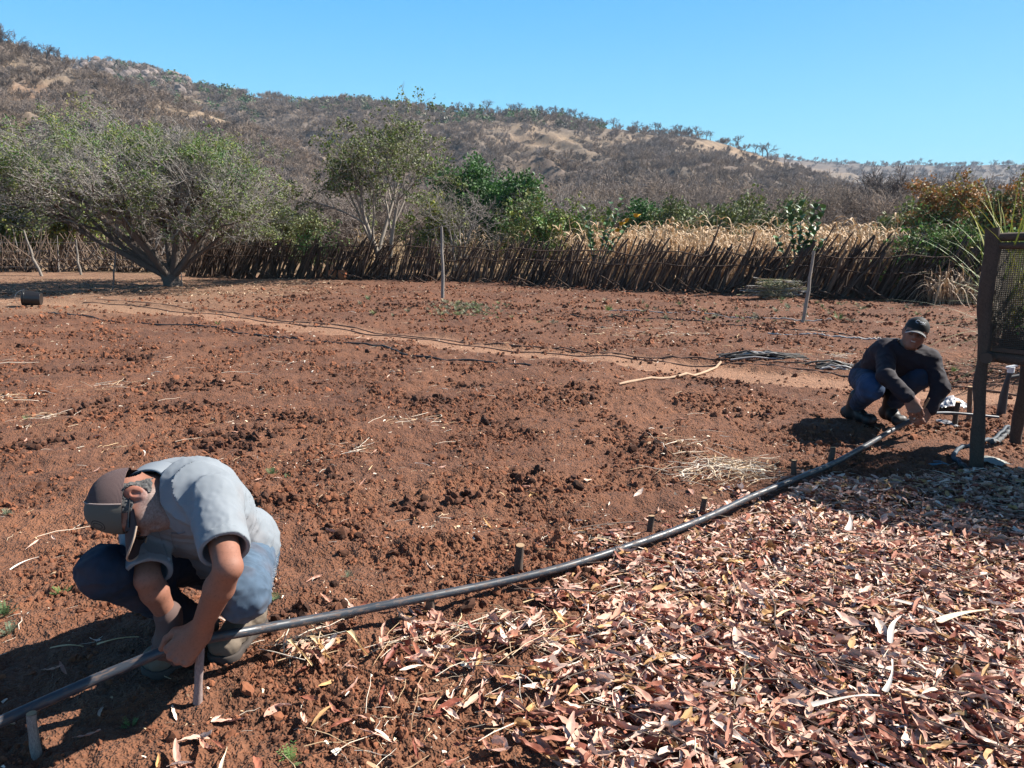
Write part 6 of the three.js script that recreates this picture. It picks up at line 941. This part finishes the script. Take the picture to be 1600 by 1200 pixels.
  // ---- shoes
  const shoe = (toe, heel, ank) => {
    const d = toe.clone().sub(heel).setY(0).normalize(), s = V(-d.z, 0, d.x), at = (a, b, c) => toe.clone().setY(gy(toe)).addScaledVector(d, a).addScaledVector(s, c).add(V(0, b, 0));
    const up1 = blend([cone(at(-0.045, 0.040, 0.012), at(-0.045, 0.040, -0.012), 0.037, 0.037), cone(at(-0.11, 0.052, 0.006), at(-0.11, 0.052, -0.006), 0.042, 0.042), cone(at(-0.20, 0.052, 0), at(-0.22, 0.06, 0), 0.040, 0.038), cone(at(-0.19, 0.06, 0), ank, 0.042, 0.045)], 0.03), bot = half(at(0, 0.018, 0), V(0, -1, 0)), f = (x, y, z) => smax(up1(x, y, z) - 0.0015 * n3(x * 40, y * 40, z * 40), bot(x, y, z), 0.006);
    const b = boxOf([at(0.03, 0, 0.06), at(-0.28, 0.1, -0.06), ank], 0.06), grp = part('shoe', netMesh(f, ...b, 0.0055), std(lin(0.135, 0.105, 0.078), 0.85), man);
    const so = blend([cone(at(-0.045, 0.010, 0.012), at(-0.045, 0.010, -0.012), 0.041, 0.041), cone(at(-0.1, 0.010, 0.008), at(-0.1, 0.010, -0.008), 0.041, 0.041), cone(at(-0.15, 0.01, 0), at(-0.225, 0.01, 0), 0.038, 0.037)], 0.02), sf = (x, y, z) => smax(smax(so(x, y, z), half(at(0, 0.022, 0), V(0, 1, 0))(x, y, z), 0.004), half(at(0, -0.006, 0), V(0, -1, 0))(x, y, z), 0.004);
    part('sole', netMesh(sf, ...boxOf([at(0.03, -0.01, 0.06), at(-0.28, 0.03, -0.06)], 0.03), 0.0055), std(lin(0.05, 0.04, 0.035), 0.9), grp);
  };
  shoe(LToe, LHeel, LAnk); shoe(RToe, RHeel, RAnk);
  // ---- hair, glasses, cap
  const hairF = (x, y, z) => { const q = H.loc(V(x, y, z)); let d = headF(x, y, z) - 0.0032 - 0.0014 * n3(x * 210, y * 210, z * 210); d = smax(d, q.z - (q.y > 0.0 ? 0.05 : 0.012 + q.y * 0.5), 0.004); d = smax(d, -0.052 - q.y - 0.12 * q.z + 0.006 * n3(x * 60, y * 60, z * 60), 0.004); d = smax(d, q.y - 0.1, 0.004); return smax(d, -(ell(H.at(0.085, -0.004, -0.010), V(0.022, 0.036, 0.024).multiplyScalar(H.k), H)(x, y, z)), 0.003); };
  part('hair', netMesh(hairF, ...boxOf([H.at(0.1, 0.1, 0.12), H.at(-0.1, -0.08, -0.13), H.at(0.1, -0.08, 0.12), H.at(-0.1, 0.13, -0.13)], 0.02), 0.0045, (x, y, z) => { const k = 0.6 + 0.5 * n3(x * 260, y * 260, z * 260); return [0.085 * k + 0.02, 0.08 * k + 0.02, 0.078 * k + 0.02]; }), new THREE.MeshStandardMaterial({ vertexColors: true, roughness: 0.8 }), man);
  {
    const gls = new THREE.Group(); gls.name = 'glasses'; man.add(gls); const gm = std(lin(0.012, 0.012, 0.014), 0.35), g = new Geo();
    for (const s of [1, -1]) g.tube([H.at(0.080 * s, 0.012, -0.01), H.at(0.081 * s, 0.012, 0.05), H.at(0.072 * s, 0.010, 0.098)], [0.0022, 0.0024, 0.0028], 6);
    for (const s of [1, -1]) { const pts = []; for (let i = 0; i <= 16; i++) { const a = i / 16 * Math.PI * 2; pts.push(H.at(s * 0.037 + 0.031 * Math.sign(Math.cos(a)) * Math.pow(Math.abs(Math.cos(a)), 0.6), 0.002 + 0.019 * Math.sign(Math.sin(a)) * Math.pow(Math.abs(Math.sin(a)), 0.6), 0.110 - 0.10 * Math.abs(s * 0.037 + 0.031 * Math.cos(a)) ** 1.3)); } g.tube(pts, pts.map(() => 0.002), 6); const ln = new Geo(); ln.grid(1, 1, (a, b) => H.at(s * 0.037 + (a - 0.5) * 0.056, 0.002 + (b - 0.5) * 0.034, 0.106 - 0.0).toArray()); part('lens', ln.build(true), new THREE.MeshPhysicalMaterial({ color: 0xffffff, roughness: 0.03, transmission: 1, thickness: 0 }), gls); }
    part('frame', g.build(), gm, gls);
    for (const s of [1, -1]) { const e = part('eye', new THREE.SphereGeometry(0.0125, 14, 10), std(lin(0.6, 0.57, 0.54), 0.3), man); e.scale.setScalar(H.k); e.position.copy(H.at(0.032 * s, 0.003, 0.083)); }
  }
  const cv = document.createElement('canvas'); cv.width = 512; cv.height = 512; const cx = cv.getContext('2d'); cx.fillStyle = 'rgb(92,88,80)'; cx.fillRect(0, 0, 512, 512);
  { const r = RNG(3); for (let i = 0; i < 9000; i++) { const v = 78 + r() * 28; cx.fillStyle = `rgba(${v},${v - 3},${v - 10},0.35)`; cx.fillRect(r() * 512, r() * 512, 3, 2); } }
  cx.strokeStyle = 'rgb(30,28,28)'; cx.lineWidth = 9; cx.fillStyle = 'rgb(28,26,26)'; cx.save(); cx.translate(290, 350); cx.font = 'bold 150px sans-serif'; cx.textAlign = 'center'; cx.textBaseline = 'middle'; cx.lineWidth = 7; cx.strokeText('BO', 0, 0); cx.restore();
  const ct = new THREE.CanvasTexture(cv); ct.colorSpace = THREE.SRGBColorSpace; ct.flipY = true;
  const meshTex = greyTex(64, (i, x, y) => ((x % 8) < 2 || (y % 8) < 2) ? 1 : 0.1); meshTex.repeat.set(14, 7);
  const meshCol = colorTex(64, (i, x, y) => ((x % 8) < 2 || (y % 8) < 2) ? [0.19, 0.125, 0.12] : [0.075, 0.045, 0.045]); meshCol.repeat.set(14, 7);
  capParts(man, H, { tall: 1.2, fa: 1.25, bw: 0.094, bl: 0.088, front: 0.03, tilt: 0.05, frontMat: std(0xffffff, 0.9, { map: ct, side: THREE.DoubleSide }), backMat: new THREE.MeshStandardMaterial({ map: meshCol, bumpMap: meshTex, bumpScale: 0.002, roughness: 0.85, side: THREE.DoubleSide }), brimMat: std(lin(0.05, 0.032, 0.032), 0.85, { side: THREE.DoubleSide }), edgeMat: std(lin(0.42, 0.31, 0.23), 0.8), band: std(lin(0.28, 0.22, 0.2), 0.9), curve: 0.034 });
}
// ---------- man in the dark long-sleeved shirt, squatting at the right ----------
{
  const man = thing('person', 'smiling man squatting in dark long-sleeved shirt, blue jeans and black cap at the pipe end', 'person', V(0, 0, 0), 'the two men');
  const RToe = G(1367, 668), LToe = G(1410, 670), RHeel = RToe.clone().add(V(-0.09, 0, -0.18)), LHeel = LToe.clone().add(V(-0.01, 0, -0.21));
  const RAnk = RHeel.clone().lerp(RToe, 0.2).setY(0.11), LAnk = LHeel.clone().lerp(LToe, 0.2).setY(0.11);
  const RHip = P(1350, 590, 5.20), LHip = P(1394, 594, 5.20), RKnee = P(1362, 607, 4.80), LKnee = P(1436, 590, 4.84);
  const RSh = P(1384, 547, 4.90), LSh = P(1452, 562, 4.82), C7 = P(1413, 547, 4.86), REl = P(1384, 588, 4.68), RWr = P(1420, 622, 4.60), LEl = P(1470, 606, 4.74), LWr = P(1451, 642, 4.73);
  const hipC = lerpV(LHip, RHip, 0.5), lat = LSh.clone().sub(RSh).normalize(), latH = LHip.clone().sub(RHip).normalize();
  const H = frameOf(P(1430, 521, 4.80), V(0.26, 0.95, 0.04), V(-0.40, 0.06, 0.9), 0.80), hf = headField(H), neck = cone(H.at(0, -0.05, -0.025), C7, 0.047, 0.06);
  const slab = (c, l, w, r1) => cone(c.clone().addScaledVector(l, -w), c.clone().addScaledVector(l, w), r1, r1), mid = lerpV(C7, hipC, 0.45).add(V(0.0, -0.01, -0.01)), up = lerpV(C7, hipC, 0.12).add(V(0, -0.02, 0));
  const torso = (k) => [slab(up, lat, 0.08, 0.085 + k), slab(lerpV(up, mid, 0.5), lat, 0.085, 0.092 + k), slab(mid, lerpV(lat, latH, 0.5), 0.075, 0.092 + k), slab(lerpV(mid, hipC, 0.6), latH, 0.07, 0.098 + k), slab(lerpV(mid, hipC, 1.0), latH, 0.065, 0.112 + k), cone(LSh, lerpV(LSh, up, 0.3), 0.06 + k, 0.075 + k), cone(RSh, lerpV(RSh, up, 0.3), 0.06 + k, 0.075 + k), cone(C7, up, 0.062 + k, 0.08 + k)];
  const legs = (k) => [slab(hipC, latH, 0.06, 0.11 + k), cone(LHip, LKnee, 0.088 + k, 0.064 + k), cone(RHip, RKnee, 0.09 + k, 0.066 + k), cone(LKnee, LAnk, 0.06 + k, 0.045 + k), cone(RKnee, RAnk, 0.06 + k, 0.045 + k)];
  const skinC = (x, y, z) => { const q = 0.95 + 0.06 * n3(x * 60, y * 60, z * 60); return [0.27 * q, 0.125 * q, 0.085 * q]; };
  const rh = handField(RWr, P(1431, 642, 4.60).sub(RWr), V(0.35, -0.45, -0.8), 1, 0, [0.35, 0.42, 0.5, 0.55], [[0.05, 0.03, 0.046], [0.08, 0.045, 0.042], [0.104, 0.055, 0.03]], 1.0), lh = handField(LWr, P(1441, 655, 4.70).sub(LWr), V(-0.55, -0.3, -0.6), -1, 0, [0.7, 0.75, 0.8, 0.8], [[0.05, 0.03, 0.046], [0.08, 0.04, 0.04], [0.1, 0.045, 0.024]], 1.0);
  const core = blend([...torso(-0.014), ...legs(-0.018), cone(LAnk, lerpV(LHeel, LToe, 0.6).setY(0.045), 0.028, 0.02), cone(RAnk, lerpV(RHeel, RToe, 0.6).setY(0.045), 0.028, 0.02), cone(LSh, LEl, 0.036, 0.028), cone(LEl, LWr, 0.028, 0.022), cone(RSh, REl, 0.036, 0.028), cone(REl, RWr, 0.028, 0.022)], 0.012);
  const headF = (x, y, z) => smin(hf.f(x, y, z), neck(x, y, z), 0.02), fc = (x, y, z) => { const q = H.loc(V(x, y, z)), b = skinC(x, y, z), lip = Math.exp(-((q.y + 0.0595) ** 2) * 16000) * sst(0.030, 0.022, Math.abs(q.x)) * sst(0.06, 0.085, q.z) * 0.6, brow = Math.exp(-((q.y - 0.030) ** 2) * 26000) * sst(0.05, 0.042, Math.abs(q.x)) * sst(0.008, 0.016, Math.abs(q.x)) * sst(0.05, 0.07, q.z) * 0.85; return [mix(mix(b[0], 0.30, lip), 0.02, brow), mix(mix(b[1], 0.09, lip), 0.014, brow), mix(mix(b[2], 0.08, lip), 0.012, brow)]; };
  const hb = boxOf([H.at(0.09, 0.13, 0.12), H.at(-0.09, -0.12, -0.12), H.at(0.09, -0.12, 0.12), H.at(-0.09, 0.13, -0.12), C7], 0.03);
  part('body', mergeGeometries([netMesh(core, ...boxOf([C7, LSh, RSh, LHip, RHip, LKnee, RKnee, LToe, RToe, LAnk, RAnk, LEl, REl, LWr, RWr], 0.13), 0.013, skinC), netMesh(headF, ...hb, 0.0042, fc), netMesh(rh.f, ...boxOf(rh.pts, 0.04), 0.0045, skinC), netMesh(lh.f, ...boxOf(lh.pts, 0.04), 0.0045, skinC)]), SKIN(), man);
  // shirt
  const tor = blend(torso(0.008), 0.05), slv = (a, b, c, f) => blend([cone(a, b, 0.062, 0.052), cone(b, lerpV(b, c, f), 0.051, 0.043)], 0.02), slL = slv(LSh, LEl, LWr, 0.92), slR = slv(RSh, REl, RWr, 0.92), spine = C7.clone().sub(hipC).normalize(), cutH = half(lerpV(hipC, C7, -0.16), spine.clone().multiplyScalar(-1)), nh = cone(C7, H.at(0, -0.03, -0.02), 0.064, 0.075);
  const shirt = (x, y, z) => { let d = tor(x, y, z) - 0.006 * (0.3 - Math.abs(n3(x * 5, y * 12 + x * 5, z * 6))) - 0.003 * (0.3 - Math.abs(n3(x * 14, y * 20, z * 14))); d = smax(d, cutH(x, y, z), 0.01); const w = 0.006 * (0.3 - Math.abs(n3(x * 12 + 3, y * 16, z * 12))); d = smin(smin(d, slL(x, y, z) - w, 0.022), slR(x, y, z) - w, 0.022); return smax(d, -nh(x, y, z), 0.01); };
  part('shirt', netMesh(shirt, ...boxOf([C7, LSh, RSh, LEl, REl, LWr, RWr, hipC, LHip, RHip, mid], 0.14), 0.0085), new THREE.MeshPhysicalMaterial({ color: lin(0.011, 0.007, 0.014), roughness: 0.85, sheen: 0.06, sheenRoughness: 0.5, sheenColor: lin(0.12, 0.10, 0.13) }), man);
  // jeans
  const lg = legs(0.006), cA = half(lerpV(LAnk, LKnee, 0.12), LAnk.clone().sub(LKnee).normalize()), cB = half(lerpV(RAnk, RKnee, 0.12), RAnk.clone().sub(RKnee).normalize()), th = blend([lg[0], lg[1], lg[2]], 0.03);
  const jeans = (x, y, z) => smin(smin(th(x, y, z), smax(lg[3](x, y, z), cA(x, y, z), 0.005), 0.03), smax(lg[4](x, y, z), cB(x, y, z), 0.005), 0.03) - 0.005 * (0.3 - Math.abs(n3(x * 9, y * 17, z * 9))) - 0.0018 * n3(x * 30, y * 30, z * 30);
  part('jeans', netMesh(jeans, ...boxOf([LHip, RHip, LKnee, RKnee, LAnk, RAnk, hipC], 0.13), 0.0085, (x, y, z) => { const g = 0.8 + 0.3 * n3(x * 9, y * 9, z * 9), w = sst(0.2, 0.05, Math.hypot(x - RKnee.x, y - RKnee.y, z - RKnee.z)) * 0.7; return [mix(0.016, 0.034, w) * g, mix(0.034, 0.085, w) * g, mix(0.075, 0.20, w) * g]; }), new THREE.MeshStandardMaterial({ vertexColors: true, roughness: 0.9 }), man);
  // boots
  const boot = (toe, heel, ank) => { const d = toe.clone().sub(heel).setY(0).normalize(), s = V(-d.z, 0, d.x), at = (a, b, c) => toe.clone().setY(0).addScaledVector(d, a).addScaledVector(s, c).add(V(0, b, 0)), f0 = blend([cone(at(-0.045, 0.042, 0.012), at(-0.045, 0.042, -0.012), 0.038, 0.038), cone(at(-0.12, 0.055, 0), at(-0.12, 0.055, 0.001), 0.045, 0.045), cone(at(-0.21, 0.055, 0), at(-0.23, 0.055, 0), 0.042, 0.04), cone(at(-0.19, 0.06, 0), ank.clone().add(V(0, 0.07, 0.02)), 0.046, 0.054)], 0.03), bt = half(at(0, -0.004, 0), V(0, -1, 0)); part('boot', netMesh((x, y, z) => smax(f0(x, y, z), bt(x, y, z), 0.006), ...boxOf([at(0.03, 0, 0.06), at(-0.3, 0.12, -0.06), ank.clone().add(V(0, 0.1, 0))], 0.07), 0.008), std(lin(0.014, 0.013, 0.014), 0.55), man); };
  boot(RToe, RHeel, RAnk); boot(LToe, LHeel, LAnk);
  // eyes, teeth, hair, cap
  for (const s of [1, -1]) { const e = part('eye', new THREE.SphereGeometry(0.0115 * H.k, 14, 10), std(lin(0.22, 0.19, 0.175), 0.25), man); e.position.copy(H.at(0.031 * s, 0.003, 0.0815)); const i = part('iris', new THREE.SphereGeometry(0.0068 * H.k, 10, 8), std(lin(0.02, 0.012, 0.008), 0.2), e); i.position.copy(H.z).multiplyScalar(0.0068 * H.k); }
  { const g = new Geo(); g.tube([H.at(-0.022, -0.0555, 0.0925), H.at(-0.010, -0.0598, 0.0970), H.at(0.010, -0.0598, 0.0970), H.at(0.022, -0.0555, 0.0925)], [0.0016, 0.003, 0.003, 0.0016], 6, true); part('teeth', g.build(), std(lin(0.62, 0.58, 0.52), 0.3), man); }
  const hair = (x, y, z) => { const q = H.loc(V(x, y, z)); let d = smin(hf.skull(x, y, z), ell(H.at(0, -0.01, -0.035), V(0.079, 0.07, 0.078).multiplyScalar(H.k), H)(x, y, z), 0.02) - 0.004 - 0.0012 * n3(x * 160, y * 160, z * 160); d = smax(d, q.z - (q.y > 0 ? 0.04 : 0.0 + q.y * 0.4), 0.004); return smax(d, -0.055 - q.y - 0.25 * q.z, 0.004); };
  part('hair', netMesh(hair, ...hb, 0.0055), std(lin(0.012, 0.010, 0.009), 0.6), man);
  const cv = document.createElement('canvas'); cv.width = cv.height = 256; const c = cv.getContext('2d'); c.fillStyle = 'rgb(14,17,22)'; c.fillRect(0, 0, 256, 256); c.strokeStyle = 'rgb(205,208,212)'; c.lineWidth = 7; c.lineCap = 'round'; c.beginPath(); c.arc(92, 160, 22, -0.6, -5.2, true); c.stroke(); c.beginPath(); c.moveTo(118, 150); c.bezierCurveTo(128, 190, 134, 130, 142, 160); c.bezierCurveTo(150, 188, 156, 128, 164, 158); c.bezierCurveTo(172, 186, 178, 140, 196, 150); c.stroke(); c.beginPath(); c.moveTo(130, 188); c.bezierCurveTo(150, 180, 176, 182, 198, 176); c.lineWidth = 4; c.stroke();
  const ct = new THREE.CanvasTexture(cv); ct.colorSpace = THREE.SRGBColorSpace; const dk = std(lin(0.007, 0.009, 0.013), 0.7, { side: THREE.DoubleSide });
  capParts(man, H, { tall: 0.98, front: 0.01, frontMat: std(0xffffff, 0.75, { map: ct, side: THREE.DoubleSide }), backMat: dk, brimMat: dk, edgeMat: std(lin(0.55, 0.55, 0.56), 0.7), curve: 0.026 });
  // cutting tool and rag in the hands
  const tool = thing('pruning_knife', 'thin brown stick-like tool held over the pipe joint by the man in dark', 'tool', null), a = P(1452, 622, 4.60), b = P(1433, 649, 4.64), g = new Geo(); g.tube([a, lerpV(a, b, 0.5).add(V(0.005, 0, 0)), b], [0.005, 0.008, 0.009], 8, true); part('handle', g.build(), bark(0.42, 0.26, 0.15), tool);
  const g2 = new Geo(); g2.tube([b, P(1428, 655, 4.66)], [0.007, 0.003], 6, true); part('tip', g2.build(), std(lin(0.5, 0.55, 0.52), 0.5), tool);
}
renderer.render(scene, camera);
